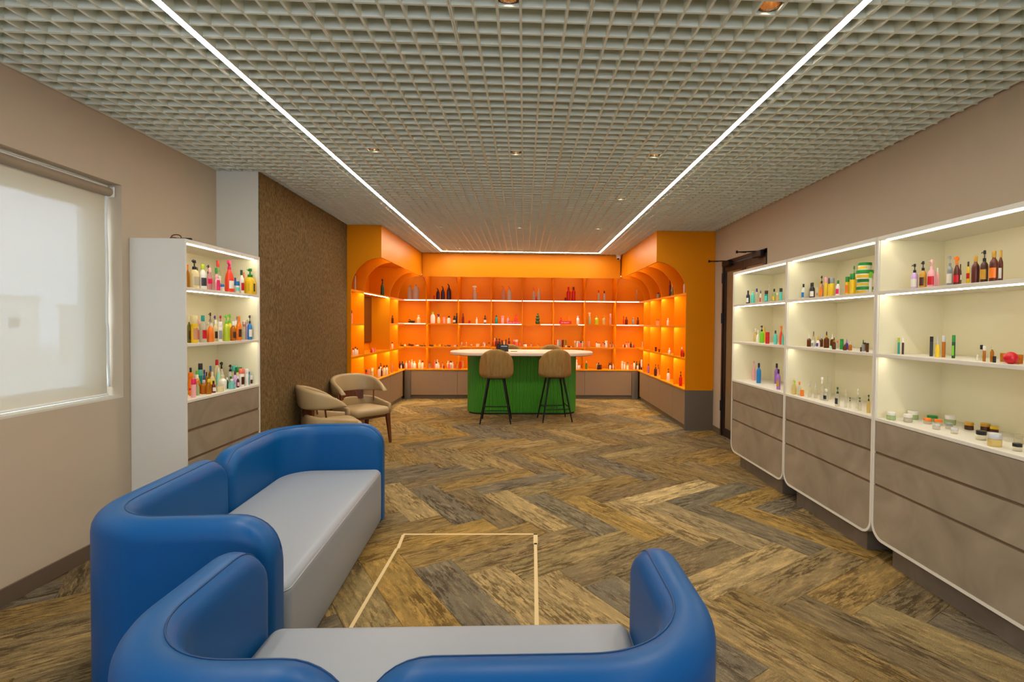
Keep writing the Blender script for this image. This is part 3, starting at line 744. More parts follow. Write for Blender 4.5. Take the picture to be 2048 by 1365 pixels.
# door-side unit
XI, XS, XW = 1.886, 2.323, 2.736
t, bx, bays = side_unit('orange arched shelf unit along the wall beyond the door', '', 1, 7.277, XI, XS, XW, [7.868, 8.616, 9.377, 9.893], '')
for z in SH:
    for a, b_ in bays:
        MB().box(XS+0.004-XS, XW-0.012-XS, a+0.0005-7.277, b_-0.0005-7.277, z-0.018, z).box(0.004, 0.016, a+0.0005-7.277, b_-0.0005-7.277, z-0.032, z-0.018).build('shelf', 'orange', t)
        bx('shelf_light', 'led_orange', XS+0.03, XS+0.042, a+0.02, b_-0.02, z-0.0225, z-0.0185)
for a, b_ in bays:  # unseen top panels and hidden strips, both added to brighten the arch
    bx('top_panel', 'orange', XI+0.0185, XW-0.0125, a+0.0005, b_-0.0005, ZH+0.08, ZH+0.095)
    if a < 9.6: bx('top_light', 'led_vault', XI+0.03, XI+0.044, a+0.04, b_-0.04, ZH+0.068, ZH+0.0795)
base_unit('taupe base cabinet under the orange shelves beyond the door', 1, 7.277, 10.20, XS, XW, [7.297, 7.90, 8.65, 9.42, 10.18])
# chair-side unit (its long bay holds the dark screen)
XI2, XS2, XW2 = -1.978, -2.392, -2.762
t, bx, bays = side_unit('orange arched shelf unit beside the beige chairs', '', -1, 7.16, XI2, XS2, XW2, [7.739, 9.22, 9.80], '')
for bi, (a, b_) in enumerate(bays):
    for zi, z in enumerate(SH):
        if bi == 1 and zi == 1: continue
        sh_ = MB().box(XW2+0.012-XS2, -0.004, a+0.0005-7.16, b_-0.0005-7.16, z-0.018, z)
        if bi != 1 or zi: sh_.box(-0.016, -0.004, a+0.0005-7.16, b_-0.0005-7.16, z-0.032, z-0.018)
        sh_.build('shelf', 'orange', t)
        bx('shelf_light', 'led_orange', XS2-0.03, XS2-0.042, a+0.02, b_-0.02, z-0.0225, z-0.0185)
for a, b_ in bays:  # panels and strips out of sight over these bays, added for arch brightness
    bx('top_panel', 'orange', XI2-0.0185, XW2+0.0125, a+0.0005, b_-0.0005, ZH+0.08, ZH+0.095)
    if a < 9.6: bx('top_light', 'led_vault', XI2-0.03, XI2-0.044, a+0.04, b_-0.04, ZH+0.068, ZH+0.0795)
bx('divider', 'orange', XS2-0.006, XW2+0.012, 8.42, 8.437, ZB+0.001, SH[2]-0.019)
base_unit('taupe base cabinet under the orange shelves beside the beige chairs', -1, 7.16, 10.20, XS2, XW2, [7.18, 7.75, 8.45, 9.25, 10.18])
s_ = thing('wall_screen', 'dark brown screen on the back of the shelf bay beside the chairs', 'screen', (-2.748, 8.62, 1.19))
box('panel', 'brown_screen', 0, 0.03, -0.62, 0.76, 0.0, 0.80, s_, bevel=0.003); box('bezel', 'walnut', -0.0005, 0.02, -0.635, 0.775, -0.015, 0.815, s_)
# back unit
YB, YW, YHd = 10.345, 10.775, 9.945
t = thing('shelf_unit', 'wide orange shelf unit across the back wall behind the bar counter', 'shelf unit', (0, YB, 0))
def bk(name, m, xa, xe, ya, yb, z0, z1, parent=t, **k): return MB().box(xa, xe, ya-YB, yb-YB, z0, z1).build(name, m, parent, **k)
bk('header', 'orange', XI2+0.0185, XI-0.0185, YHd, YHd+0.018, ZH, ZC-0.004)
bk('back_panel', 'orange', XW2+0.013, XW-0.013, YW-0.01, YW, ZB, ZC-0.006)
DX = [-1.967, -1.333, -0.671, -0.043, 0.591, 1.232, 1.866]
for x in DX:
    c = []
    for k in range(17):
        a = PI/2*k/16; c.append((YHd+0.0185+(YB-YHd-0.0185)*math.sin(a), ZA+(ZH-ZA)*math.cos(a)))
    poly = [(YW-0.011, ZB+0.001), (YW-0.011, ZC-0.007), (YHd+0.0185, ZC-0.007)] + c + [(YB+0.004, ZB+0.001)]
    MB().prism(poly, lambda p: (x-0.009, p[0]-YB, p[1]), lambda p: (x+0.009, p[0]-YB, p[1])).build('divider', 'orange', t)
ed = [-2.60]+DX+[2.55]
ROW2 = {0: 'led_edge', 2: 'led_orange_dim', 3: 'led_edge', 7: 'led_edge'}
for i in range(8):
    a, b_ = ed[i]+0.0095, ed[i+1]-0.0095
    for zi, z in enumerate(SH):
        zz = z+0.006
        MB().box(a, b_, 0.004, YW-0.011-YB, zz-0.018, zz).box(a, b_, 0.004, 0.014, zz-0.028, zz-0.018).build('shelf', 'orange', t)
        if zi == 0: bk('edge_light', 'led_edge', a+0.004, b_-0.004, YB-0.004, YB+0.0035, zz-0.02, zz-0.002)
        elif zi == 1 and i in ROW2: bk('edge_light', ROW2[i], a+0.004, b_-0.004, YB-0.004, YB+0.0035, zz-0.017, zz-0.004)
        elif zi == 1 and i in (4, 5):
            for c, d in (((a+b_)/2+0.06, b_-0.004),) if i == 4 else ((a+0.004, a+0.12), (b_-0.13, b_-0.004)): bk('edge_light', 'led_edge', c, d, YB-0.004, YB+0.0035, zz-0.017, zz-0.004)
        bk('shelf_light', 'led_orange', a+0.02, b_-0.02, YB+0.04, YB+0.052, zz-0.0205, zz-0.0185)
    bk('top_panel', 'orange', a, b_, YHd+0.019, YW-0.011, ZH+0.10, ZH+0.115)  # unseen panel, added to keep the strip's light inside the bay
    bk('top_light', 'led_vault', a+0.05, b_-0.05, YB+0.06, YB+0.075, ZH+0.086, ZH+0.0995)
bt = thing('base_cabinet', 'taupe base cabinet across the back wall behind the bar counter', 'cabinet', (0, YB, 0))
bk('carcass', 'dark_recess', XS2+0.02, XS-0.02, YB+0.02, YW, 0.075, ZB-0.021, bt); bk('plinth', 'taupe_panel', XS2, XS, YB+0.045, YW, 0, 0.07, bt)
dd = [-2.27, -1.34, -0.70, -0.06, 0.60, 1.235, 2.20]
for a, b_ in zip(dd, dd[1:]): bk('door', 'taupe_laminate', a+0.002, b_-0.002, YB+0.001, YB+0.0195, 0.078, ZB-0.026, bt, bevel=0.0012)
for a, b_ in ((XS2+0.001, -2.272), (2.202, XS-0.001)): bk('corner_post', 'taupe_panel', a, b_, YB-0.02, YB+0.0195, 0.0, ZB-0.024, bt)
# continuous orange counter slab round all three sides
wt = thing('shelf_worktop', 'continuous orange worktop on the taupe base cabinets round the niche', 'worktop', (0, 9, 0))
lx = 9
MB().box(XS2+0.012, XW2+0.013, 7.161-lx, YW-0.012-lx, ZB-0.02, ZB).build('slab', 'orange_counter', wt, bevel=0.0015)
MB().box(XS-0.012, XW-0.013, 7.278-lx, YW-0.012-lx, ZB-0.02, ZB).build('slab', 'orange_counter', wt, bevel=0.0015)
MB().box(XS2+0.0125, XS-0.0125, YB-0.014-lx, YW-0.012-lx, ZB-0.02, ZB).build('slab', 'orange_counter', wt, bevel=0.0015)
# two red header signs standing on the second shelf
def sign(x, w_, h, txt, size, lab):
    z = SH[1]+0.0065
    t = thing('shelf_sign', lab, 'sign', (x, YB+0.05, z))
    box('board', 'sign_red', -w_/2, w_/2, -0.006, 0.006, 0, h, t, bevel=0.001)
    cu = bpy.data.curves.new('lettering', 'FONT'); cu.body = txt; cu.size = size; cu.align_x = 'CENTER'; cu.align_y = 'CENTER'; cu.extrude = 0.0006
    o = bpy.data.objects.new('lettering', cu); COL.objects.link(o); o.parent = t; o.location = (0, -0.0068, h/2); o.rotation_euler = (PI/2, 0, 0)
    bpy.context.view_layer.update()
    me = bpy.data.meshes.new_from_object(o.evaluated_get(bpy.context.evaluated_depsgraph_get())); bpy.data.objects.remove(o)
    me.materials.clear(); me.materials.append(MATS['sign_white'])
    o = bpy.data.objects.new('lettering', me); COL.objects.link(o); o.parent = t; o.location = (0, -0.0068, h/2); o.rotation_euler = (PI/2, 0, 0)
sign(-0.207, 0.245, 0.052, 'RUBBER SOFT TOUCH', 0.026, 'red sign reading rubber soft touch on the orange back shelf')
sign(0.835, 0.25, 0.062, 'BIG BEAUTY', 0.03, 'red sign reading big beauty on the orange back shelf')

GRP = ['bottles on the drawer top of the door cabinet', 'bottles on the drawer top of the window cabinet', 'bottles on the highest orange back shelf', 'bottles on the middle shelf of the door cabinet', 'bottles on the middle shelf of the window cabinet', 'bottles on the orange bar-side worktop', 'bottles on the orange shelves beside the chairs', 'bottles on the orange shelves beyond the door', 'bottles on the second orange back shelf', 'bottles on the third orange back shelf', 'bottles on the top shelf of the door cabinet', 'bottles on the top shelf of the last wall cabinet', 'bottles on the top shelf of the middle wall cabinet', 'bottles on the top shelf of the window cabinet', 'clear bottles on the drawer top of the middle wall cabinet', 'cosmetic jars on the drawer top of the last wall cabinet', 'little bottles on the middle shelf of the middle wall cabinet', 'little tubes on the middle shelf of the last wall cabinet']
PALC = {'wh': '#e8e4d8', 'cr': '#e6d5a0', 'ye': '#ecc21c', 'go': '#c8962c', 'am': '#c98416', 'ambr': '#7a3d10', 'or': '#ee7a14', 'ro': '#e8401c', 're': '#c81020', 'dr': '#6a0d14', 'ma': '#3f0d18', 'pk': '#ecaab0', 'hp': '#e0105e', 'co': '#f07a5c', 'li': '#b7c928', 'lg': '#74c51c', 'gr': '#1f8a36', 'dg': '#1c4a26', 'ol': '#6b6a22', 'mi': '#9adcc2', 'te': '#119486', 'tq': '#5ccfc0', 'bl': '#1a78c0', 'lb': '#58b4e0', 'na': '#151a33', 'pu': '#4a2f96', 'vi': '#a070cc', 'll': '#cda8dc', 'br': '#4a2412', 'bk': '#141414', 'dk': '#33363a', 'gy': '#8c9294', 'si': '#c4c4c4', 'pe': '#e6b48a', 'cl': '#f2f0e6', 'tw': '#ded8c4', 'cy': '#ecd890', 'cg': '#c6d8a0', 'aq': '#8fd6d0', 'tp': '#e8b8bc', 'cam': '#d88a20', 'dpu': '#2a0d30', 'bo': '#5a2010'}
CLEAR = ['am', 'ambr', 'pe', 'cl', 'tw', 'cy', 'cg', 'aq', 'tp', 'cam']
ITEMS = [
('b',-2.482,3.876,1.765,0.176,0.021,'am','or','-',13,'amber bottle with orange cap on top shelf of window cabinet'),
('p',-2.472,3.935,1.765,0.220,0.065,'cr','bk','tw',13,'cream pump bottle with black pump and frosted label on top shelf of window cabinet'),
('p',-2.632,4.225,1.765,0.193,0.032,'wh','ol','-',13,'white pump bottle with olive pump on top shelf of window cabinet'),
('b',-2.442,3.986,1.765,0.193,0.050,'wh','li','dk',13,'white bottle with lime cap and dark grey label on top shelf of window cabinet'),
('p',-2.602,4.322,1.765,0.223,0.036,'wh','bk','-',13,'white pump bottle with black pump on top shelf of window cabinet'),
('o',-2.486,4.144,1.765,0.182,0.055,'tp','pk','hp',13,'clear pink flat bottle with pink cap on top shelf of window cabinet'),
('o',-2.552,4.367,1.765,0.266,0.061,'cg','ro','wh',13,'clear green flat bottle with red-orange cap and white label on top shelf of window cabinet'),
('b',-2.492,4.241,1.765,0.192,0.039,'cl','gr','-',13,'clear bottle with green cap on top shelf of window cabinet'),
('b',-2.453,4.180,1.765,0.133,0.044,'pk','pk','-',13,'pink bottle on top shelf of window cabinet'),
('c',-2.412,4.134,1.765,0.085,0.022,'hp','hp','-',13,'hot pink tube on top shelf of window cabinet'),
('t',-2.421,4.198,1.765,0.057,0.031,'wh','bl','-',13,'white tub with blue lid on top shelf of window cabinet'),
('s',-2.452,4.355,1.765,0.269,0.066,'ro','hp','wh',13,'red-orange spray bottle with hot pink sprayer and white label on top shelf of window cabinet'),
('b',-2.522,4.567,1.765,0.142,0.029,'wh','pu','-',13,'white bottle with purple cap on top shelf of window cabinet'),
('t',-2.432,4.427,1.765,0.099,0.041,'wh','bl','tq',13,'white tub with blue lid and turquoise label on top shelf of window cabinet'),
('b',-2.462,4.556,1.765,0.208,0.041,'wh','dg','re',13,'white bottle with dark green cap and red label on top shelf of window cabinet'),
('b',-2.502,4.668,1.765,0.198,0.025,'or','or','gr',13,'orange bottle and green label on top shelf of window cabinet'),
('p',-2.432,4.637,1.765,0.231,0.081,'ye','gr','dg',13,'yellow pump bottle with green pump and dark green label on top shelf of window cabinet'),
('b',-2.463,3.856,1.364,0.196,0.024,'ol','wh','br',4,'olive bottle with white cap and brown label on middle shelf of window cabinet'),
('c',-2.431,3.865,1.364,0.201,0.044,'ye','cr','pe',4,'yellow tube with cream cap and peach label on middle shelf of window cabinet'),
('c',-2.482,3.999,1.364,0.171,0.019,'wh','pk','hp',4,'white tube with pink cap and hot pink label on middle shelf of window cabinet'),
('b',-2.442,3.984,1.364,0.205,0.050,'tw','te','re',4,'frosted bottle with teal cap and red label on middle shelf of window cabinet'),
('p',-2.582,4.310,1.364,0.232,0.036,'wh','br','-',4,'white pump bottle with brown pump on middle shelf of window cabinet'),
('s',-2.427,4.051,1.364,0.175,0.048,'or','cl','-',4,'orange spray bottle with clear sprayer on middle shelf of window cabinet'),
('p',-2.562,4.338,1.364,0.208,0.033,'cy','pu','-',4,'clear yellow pump bottle with purple pump on middle shelf of window cabinet'),
('b',-2.482,4.212,1.364,0.173,0.038,'cr','wh','br',4,'cream bottle with white cap and brown label on middle shelf of window cabinet'),
('p',-2.532,4.366,1.364,0.209,0.037,'wh','re','-',4,'white pump bottle with red pump on middle shelf of window cabinet'),
('c',-2.432,4.186,1.364,0.159,0.031,'wh','wh','gy',4,'white tube and grey label on middle shelf of window cabinet'),
('p',-2.427,4.264,1.364,0.214,0.050,'li','lg','-',4,'lime pump bottle with lime green pump on middle shelf of window cabinet'),
('p',-2.552,4.534,1.364,0.221,0.048,'ye','lg','-',4,'yellow pump bottle with lime green pump on middle shelf of window cabinet'),
('b',-2.427,4.361,1.364,0.162,0.044,'cam','wh','br',4,'clear amber bottle with white cap and brown label on middle shelf of window cabinet'),
('b',-2.442,4.475,1.364,0.206,0.042,'or','or','br',4,'orange bottle and brown label on middle shelf of window cabinet'),
('c',-2.522,4.564,1.364,0.169,0.024,'ye','wh','-',4,'yellow tube with white cap on middle shelf of window cabinet'),
('p',-2.562,4.663,1.364,0.206,0.034,'wh','gy','-',4,'white pump bottle with grey pump on middle shelf of window cabinet'),
('b',-2.482,4.632,1.364,0.173,0.028,'cl','wh','-',4,'clear bottle with white cap on middle shelf of window cabinet'),
('c',-2.502,4.669,1.364,0.159,0.024,'wh','re','-',4,'white tube with red cap on middle shelf of window cabinet'),
('p',-2.442,4.648,1.364,0.217,0.037,'bl','bk','wh',4,'blue pump bottle with black pump and white label on middle shelf of window cabinet'),
('b',-2.472,4.667,1.364,0.177,0.028,'ll','cl','-',4,'lilac bottle with clear cap on middle shelf of window cabinet'),
('c',-2.682,4.339,0.962,0.213,0.032,'cl','dk','-',1,'clear tube with dark grey cap on drawer top of window cabinet'),
('b',-2.602,4.089,0.962,0.199,0.031,'tq','bk','-',1,'turquoise bottle with black cap on drawer top of window cabinet'),
('c',-2.542,3.993,0.962,0.170,0.033,'or','or','-',1,'orange tube on drawer top of window cabinet'),
('b',-2.572,4.116,0.962,0.174,0.033,'ye','lg','-',1,'yellow bottle with lime green cap on drawer top of window cabinet'),
('b',-2.526,4.038,0.962,0.149,0.053,'cam','wh','-',1,'clear amber bottle with white cap on drawer top of window cabinet'),
('c',-2.635,4.257,0.962,0.167,0.034,'te','tq','-',1,'teal tube with turquoise cap on drawer top of window cabinet'),
('o',-2.619,4.287,0.962,0.165,0.036,'bl','pu','-',1,'blue flat bottle with purple cap on drawer top of window cabinet'),
('b',-2.663,4.444,0.962,0.183,0.033,'am','bl','-',1,'amber bottle with blue cap on drawer top of window cabinet'),
('o',-2.631,4.480,0.962,0.235,0.066,'cr','re','-',1,'cream flat bottle with red cap on drawer top of window cabinet'),
('s',-2.652,4.583,0.962,0.208,0.034,'wh','bk','br',1,'white spray bottle with black sprayer and brown label on drawer top of window cabinet'),
('b',-2.552,4.364,0.962,0.174,0.034,'mi','wh','-',1,'mint bottle with white cap on drawer top of window cabinet'),
('o',-2.562,4.297,0.962,0.148,0.051,'cr','wh','ye',1,'cream flat bottle with white cap and yellow label on drawer top of window cabinet'),
('c',-2.429,3.849,0.962,0.136,0.031,'pk','hp','-',1,'pink tube with hot pink cap on drawer top of window cabinet'),
('c',-2.508,3.936,0.962,0.059,0.015,'or','re','-',1,'orange tube with red cap on drawer top of window cabinet'),
('b',-2.467,3.958,0.962,0.100,0.023,'cg','cl','-',1,'clear green bottle with clear cap on drawer top of window cabinet'),
('b',-2.481,4.054,0.962,0.106,0.045,'cam','si','-',1,'clear amber bottle with silver cap on drawer top of window cabinet'),
('b',-2.436,4.042,0.962,0.115,0.038,'am','ye','-',1,'amber bottle with yellow cap on drawer top of window cabinet'),
('b',-2.443,4.114,0.962,0.094,0.030,'dr','bk','wh',1,'dark red bottle with black cap and white label on drawer top of window cabinet'),
('b',-2.492,4.319,0.962,0.118,0.055,'wh','cr','-',1,'white bottle with cream cap on drawer top of window cabinet'),
('t',-2.427,4.175,0.962,0.063,0.056,'cr','cl','-',1,'cream tub with clear lid on drawer top of window cabinet'),
('b',-2.486,4.373,0.962,0.092,0.026,'dg','wh','-',1,'dark green bottle with white cap on drawer top of window cabinet'),
('b',-2.439,4.359,0.962,0.082,0.048,'aq','wh','tq',1,'aqua bottle with white cap and turquoise label on drawer top of window cabinet'),
('b',-2.482,4.485,0.962,0.134,0.034,'ll','dk','-',1,'lilac bottle with dark grey cap on drawer top of window cabinet'),
('b',-2.440,4.452,0.962,0.095,0.022,'ma','wh','pk',1,'maroon bottle with white cap and pink label on drawer top of window cabinet'),
('p',-2.617,4.654,0.962,0.177,0.043,'wh','bk','gr',1,'white pump bottle with black pump and green label on drawer top of window cabinet'),
('c',-2.442,4.512,0.962,0.155,0.044,'wh','co','br',1,'white tube with coral cap and brown label on drawer top of window cabinet'),
('c',-2.432,4.569,0.962,0.147,0.036,'wh','wh','-',1,'white tube on drawer top of window cabinet'),
('c',-2.584,4.659,0.962,0.167,0.043,'cr','tq','-',1,'cream tube with turquoise cap on drawer top of window cabinet'),
('c',-2.545,4.654,0.962,0.155,0.051,'cr','gr','-',1,'cream tube with green cap on drawer top of window cabinet'),
('c',-2.437,4.657,0.962,0.081,0.024,'wh','wh','br',1,'white tube and brown label on drawer top of window cabinet'),
('b',-2.460,4.664,0.962,0.115,0.033,'lb','bl','-',1,'light blue bottle with blue cap on drawer top of window cabinet'),
('b',-2.502,4.149,0.962,0.123,0.028,'ol','ol','-',1,'olive bottle on drawer top of window cabinet'),
('b',-2.582,4.255,0.962,0.149,0.021,'am','br','-',1,'amber bottle with brown cap on drawer top of window cabinet'),
('b',2.485,5.502,1.751,0.122,0.021,'te','wh','-',10,'teal bottle with white cap on top shelf of door-side cabinet'),
('b',2.385,5.380,1.751,0.146,0.039,'na','dk','wh',10,'navy bottle with dark grey cap and white label on top shelf of door-side cabinet'),
('b',2.385,5.266,1.751,0.146,0.038,'tq','cl','-',10,'turquoise bottle with clear cap on top shelf of door-side cabinet'),
('b',2.465,5.349,1.751,0.167,0.036,'cl','pu','-',10,'clear bottle with purple cap on top shelf of door-side cabinet'),
('b',2.445,5.217,1.751,0.135,0.019,'wh','dk','re',10,'white bottle with dark grey cap and red label on top shelf of door-side cabinet'),
('c',2.355,4.904,1.751,0.114,0.032,'te','br','tq',10,'teal tube with brown cap and turquoise label on top shelf of door-side cabinet'),
('s',2.545,5.250,1.751,0.198,0.028,'cl','wh','-',10,'clear spray bottle with white sprayer on top shelf of door-side cabinet'),
('b',2.435,4.910,1.751,0.133,0.030,'cg','bk','ye',10,'clear green bottle with black cap and yellow label on top shelf of door-side cabinet'),
('b',2.405,4.789,1.751,0.086,0.022,'cy','wh','-',10,'clear yellow bottle with white cap on top shelf of door-side cabinet'),
('c',2.375,4.661,1.751,0.121,0.026,'tq','dk','-',10,'turquoise tube with dark grey cap on top shelf of door-side cabinet'),
('s',2.505,5.447,1.349,0.146,0.038,'cy','wh','-',3,'clear yellow spray bottle with white sprayer on middle shelf of door-side cabinet'),
('s',2.435,5.236,1.349,0.127,0.039,'wh','wh','-',3,'white spray bottle with white sprayer on middle shelf of door-side cabinet'),
('p',2.405,5.092,1.349,0.176,0.043,'lg','bk','-',3,'lime green pump bottle with black pump on middle shelf of door-side cabinet'),
('b',2.545,5.334,1.349,0.159,0.034,'ye','ye','-',3,'yellow bottle on middle shelf of door-side cabinet'),
('c',2.345,4.845,1.349,0.113,0.037,'re','re','-',3,'red tube on middle shelf of door-side cabinet'),
('b',2.365,4.730,1.349,0.130,0.033,'tq','dk','-',3,'turquoise bottle with dark grey cap on middle shelf of door-side cabinet'),
('s',2.385,4.660,1.349,0.175,0.032,'ro','or','-',3,'red-orange spray bottle with orange sprayer on middle shelf of door-side cabinet'),
('s',2.335,4.533,1.349,0.140,0.020,'tq','mi','-',3,'turquoise spray bottle with mint sprayer on middle shelf of door-side cabinet'),
('s',2.479,5.420,0.932,0.210,0.040,'pk','pk','-',0,'pink spray bottle with pink sprayer on drawer top of door-side cabinet'),
('b',2.414,5.164,0.932,0.206,0.045,'bl','bk','-',0,'blue bottle with black cap on drawer top of door-side cabinet'),
('b',2.586,5.134,0.932,0.206,0.043,'vi','bk','-',0,'violet bottle with black cap on drawer top of door-side cabinet'),
('b',2.364,4.656,0.932,0.188,0.034,'vi','bk','go',0,'violet bottle with black cap and gold label on drawer top of door-side cabinet'),
('c',2.405,4.446,1.751,0.161,0.032,'ol','dg','br',12,'olive tube with dark green cap and brown label on top shelf of middle wall cabinet'),
('b',2.405,4.331,1.751,0.135,0.031,'wh','bk','bl',12,'white bottle with black cap and blue label on top shelf of middle wall cabinet'),
('c',2.545,4.556,1.751,0.212,0.022,'wh','gr','-',12,'white tube with green cap on top shelf of middle wall cabinet'),
('b',2.485,4.352,1.751,0.147,0.028,'bk','bk','-',12,'black bottle on top shelf of middle wall cabinet'),
('b',2.395,4.176,1.751,0.134,0.038,'bk','bk','wh',12,'black bottle and white label on top shelf of middle wall cabinet'),
('o',2.445,4.193,1.751,0.097,0.021,'wh','wh','pk',12,'white flat bottle and pink label on top shelf of middle wall cabinet'),
('b',2.545,4.323,1.751,0.160,0.021,'ye','ye','-',12,'yellow bottle on top shelf of middle wall cabinet'),
('p',2.395,4.045,1.751,0.178,0.029,'pe','bk','or',12,'peach pump bottle with black pump and orange label on top shelf of middle wall cabinet'),
('c',2.385,3.968,1.751,0.160,0.024,'ye','pk','-',12,'yellow tube with pink cap on top shelf of middle wall cabinet'),
('c',2.505,4.115,1.751,0.168,0.023,'ye','dk','-',12,'yellow tube with dark grey cap on top shelf of middle wall cabinet'),
('c',2.375,3.873,1.751,0.145,0.033,'ye','gy','-',12,'yellow tube with grey cap on top shelf of middle wall cabinet'),
('b',2.365,3.781,1.751,0.118,0.030,'wh','gr','hp',12,'white bottle with green cap and hot pink label on top shelf of middle wall cabinet'),
('c',2.365,3.669,1.751,0.136,0.027,'ye','gr','or',12,'yellow tube with green cap and orange label on top shelf of middle wall cabinet'),
('c',2.355,3.599,1.751,0.152,0.032,'ye','gr','-',12,'yellow tube with green cap on top shelf of middle wall cabinet'),
('p',2.485,3.776,1.751,0.230,0.030,'ye','gr','-',12,'yellow pump bottle with green pump on top shelf of middle wall cabinet'),
('c',2.325,3.359,1.751,0.138,0.018,'wh','lg','-',12,'white tube with lime green cap on top shelf of middle wall cabinet'),
('d',2.385,4.444,1.349,0.129,0.041,'ambr','bk','-',16,"brown dropper with black bulb, first such from door, middle wall cabinet's middle shelf"),
('d',2.405,4.232,1.349,0.111,0.031,'ambr','wh','-',16,"brown dropper with white bulb, first such from door, middle wall cabinet's middle shelf"),
('d',2.485,4.302,1.349,0.131,0.025,'cl','bk','-',16,'clear dropper with black bulb on middle shelf of middle wall cabinet'),
('d',2.355,4.086,1.349,0.092,0.026,'wh','cl','gy',16,'white dropper with clear bulb and grey label on middle shelf of middle wall cabinet'),
('d',2.355,4.013,1.349,0.096,0.029,'wh','go','pu',16,'white dropper with gold bulb and purple label on middle shelf of middle wall cabinet'),
('d',2.495,4.204,1.349,0.112,0.029,'ambr','si','-',16,'brown dropper with silver bulb on middle shelf of middle wall cabinet'),
('d',2.425,4.014,1.349,0.133,0.039,'ambr','bk','-',16,"brown dropper with black bulb, second such from door, middle wall cabinet's middle shelf"),
('d',2.485,4.034,1.349,0.112,0.032,'ambr','wh','-',16,"brown dropper with white bulb, second such from door, middle wall cabinet's middle shelf"),
('d',2.335,3.768,1.349,0.090,0.025,'ambr','bk','-',16,"brown dropper with black bulb, third such from door, middle wall cabinet's middle shelf"),
('b',2.385,3.892,1.349,0.028,0.018,'mi','dg','-',16,'mint bottle with dark green cap on middle shelf of middle wall cabinet'),
('b',2.385,3.804,1.349,0.064,0.026,'cl','co','-',16,'clear bottle with coral cap on middle shelf of middle wall cabinet'),
('c',2.385,3.753,1.349,0.079,0.025,'gr','gr','-',16,'green tube on middle shelf of middle wall cabinet'),
('d',2.415,3.740,1.349,0.079,0.022,'pu','vi','-',16,'purple dropper with violet bulb on middle shelf of middle wall cabinet'),
('b',2.330,3.630,1.349,0.042,0.023,'ambr','br','-',16,'brown bottle with brown cap on middle shelf of middle wall cabinet'),
('d',2.365,3.622,1.349,0.067,0.023,'cam','wh','-',16,'clear amber dropper with white bulb on middle shelf of middle wall cabinet'),
('d',2.385,3.509,1.349,0.081,0.023,'gy','dg','-',16,'grey dropper with dark green bulb on middle shelf of middle wall cabinet'),
('f',2.335,3.459,1.349,0.031,0.010,'br','br','-',16,'brown slim tube on middle shelf of middle wall cabinet'),
('c',2.335,3.392,1.349,0.062,0.017,'ambr','bk','-',16,'brown tube with black cap on middle shelf of middle wall cabinet'),
('f',2.425,3.549,1.349,0.060,0.012,'ambr','br','-',16,'brown slim tube with brown cap on middle shelf of middle wall cabinet'),
('s',2.336,4.322,0.932,0.122,0.033,'cy','li','-',14,'clear yellow spray bottle with lime sprayer on drawer top of middle wall cabinet'),
('b',2.345,4.259,0.932,0.116,0.029,'cl','or','-',14,'clear bottle with orange cap on drawer top of middle wall cabinet'),
('c',2.346,4.217,0.932,0.052,0.029,'or','or','-',14,'orange tube on drawer top of middle wall cabinet'),
('d',2.367,4.139,0.932,0.141,0.028,'cl','si','-',14,"clear dropper with silver bulb, first such from door, middle wall cabinet's drawer top"),
('d',2.397,4.106,0.932,0.124,0.025,'cl','si','-',14,"clear dropper with silver bulb, second such from door, middle wall cabinet's drawer top"),
('s',2.382,3.989,0.932,0.184,0.030,'cl','wh','-',14,"clear spray bottle with white sprayer, first such from door, middle wall cabinet's drawer top"),
('b',2.396,3.959,0.932,0.092,0.039,'cl','wh','na',14,'clear bottle with white cap and navy label on drawer top of middle wall cabinet'),
('c',2.461,4.023,0.932,0.187,0.029,'cl','cl','-',14,'clear tube on drawer top of middle wall cabinet'),
('p',2.320,3.689,0.932,0.141,0.034,'cl','dg','dk',14,"clear pump bottle with dark green pump, first such from door, middle wall cabinet's drawer top"),
('b',2.340,3.622,0.932,0.135,0.021,'cl','cl','-',14,'clear bottle on drawer top of middle wall cabinet'),
('p',2.350,3.590,0.932,0.079,0.018,'cl','dk','-',14,'clear pump bottle with dark grey pump on drawer top of middle wall cabinet'),
('p',2.361,3.499,0.932,0.092,0.026,'cl','dg','-',14,"clear pump bottle with dark green pump, second such from door, middle wall cabinet's drawer top"),
('s',2.396,3.574,0.932,0.142,0.021,'cl','wh','-',14,"clear spray bottle with white sprayer, second such from door, middle wall cabinet's drawer top"),
('p',2.358,3.402,0.932,0.124,0.023,'cy','dg','-',14,'clear yellow pump bottle with dark green pump on drawer top of middle wall cabinet'),
('p',2.405,3.074,1.751,0.161,0.037,'ll','bk','wh',11,'lilac pump bottle with black pump and white label on top shelf of last wall cabinet'),
('p',2.395,2.995,1.751,0.168,0.036,'go','bk','br',11,'gold pump bottle with black pump and brown label on top shelf of last wall cabinet'),
('p',2.405,2.941,1.751,0.171,0.040,'pk','pk','re',11,'pink pump bottle with pink pump and red label on top shelf of last wall cabinet'),
('o',2.465,2.970,1.751,0.125,0.022,'pk','wh','-',11,'pink flat bottle with white cap on top shelf of last wall cabinet'),
('p',2.405,2.812,1.751,0.177,0.029,'gy','gy','wh',11,'grey pump bottle with grey pump and white label on top shelf of last wall cabinet'),
('s',2.375,2.731,1.751,0.162,0.031,'bo','or','re',11,'red-brown spray bottle with orange sprayer and red label on top shelf of last wall cabinet'),
('o',2.445,2.788,1.751,0.127,0.014,'br','br','wh',11,'brown flat bottle and white label on top shelf of last wall cabinet'),
('o',2.435,2.726,1.751,0.133,0.022,'ye','br','re',11,'yellow flat bottle with brown cap and red label on top shelf of last wall cabinet'),
('b',2.375,2.614,1.751,0.149,0.035,'bo','go','-',11,'red-brown bottle with gold cap on top shelf of last wall cabinet'),
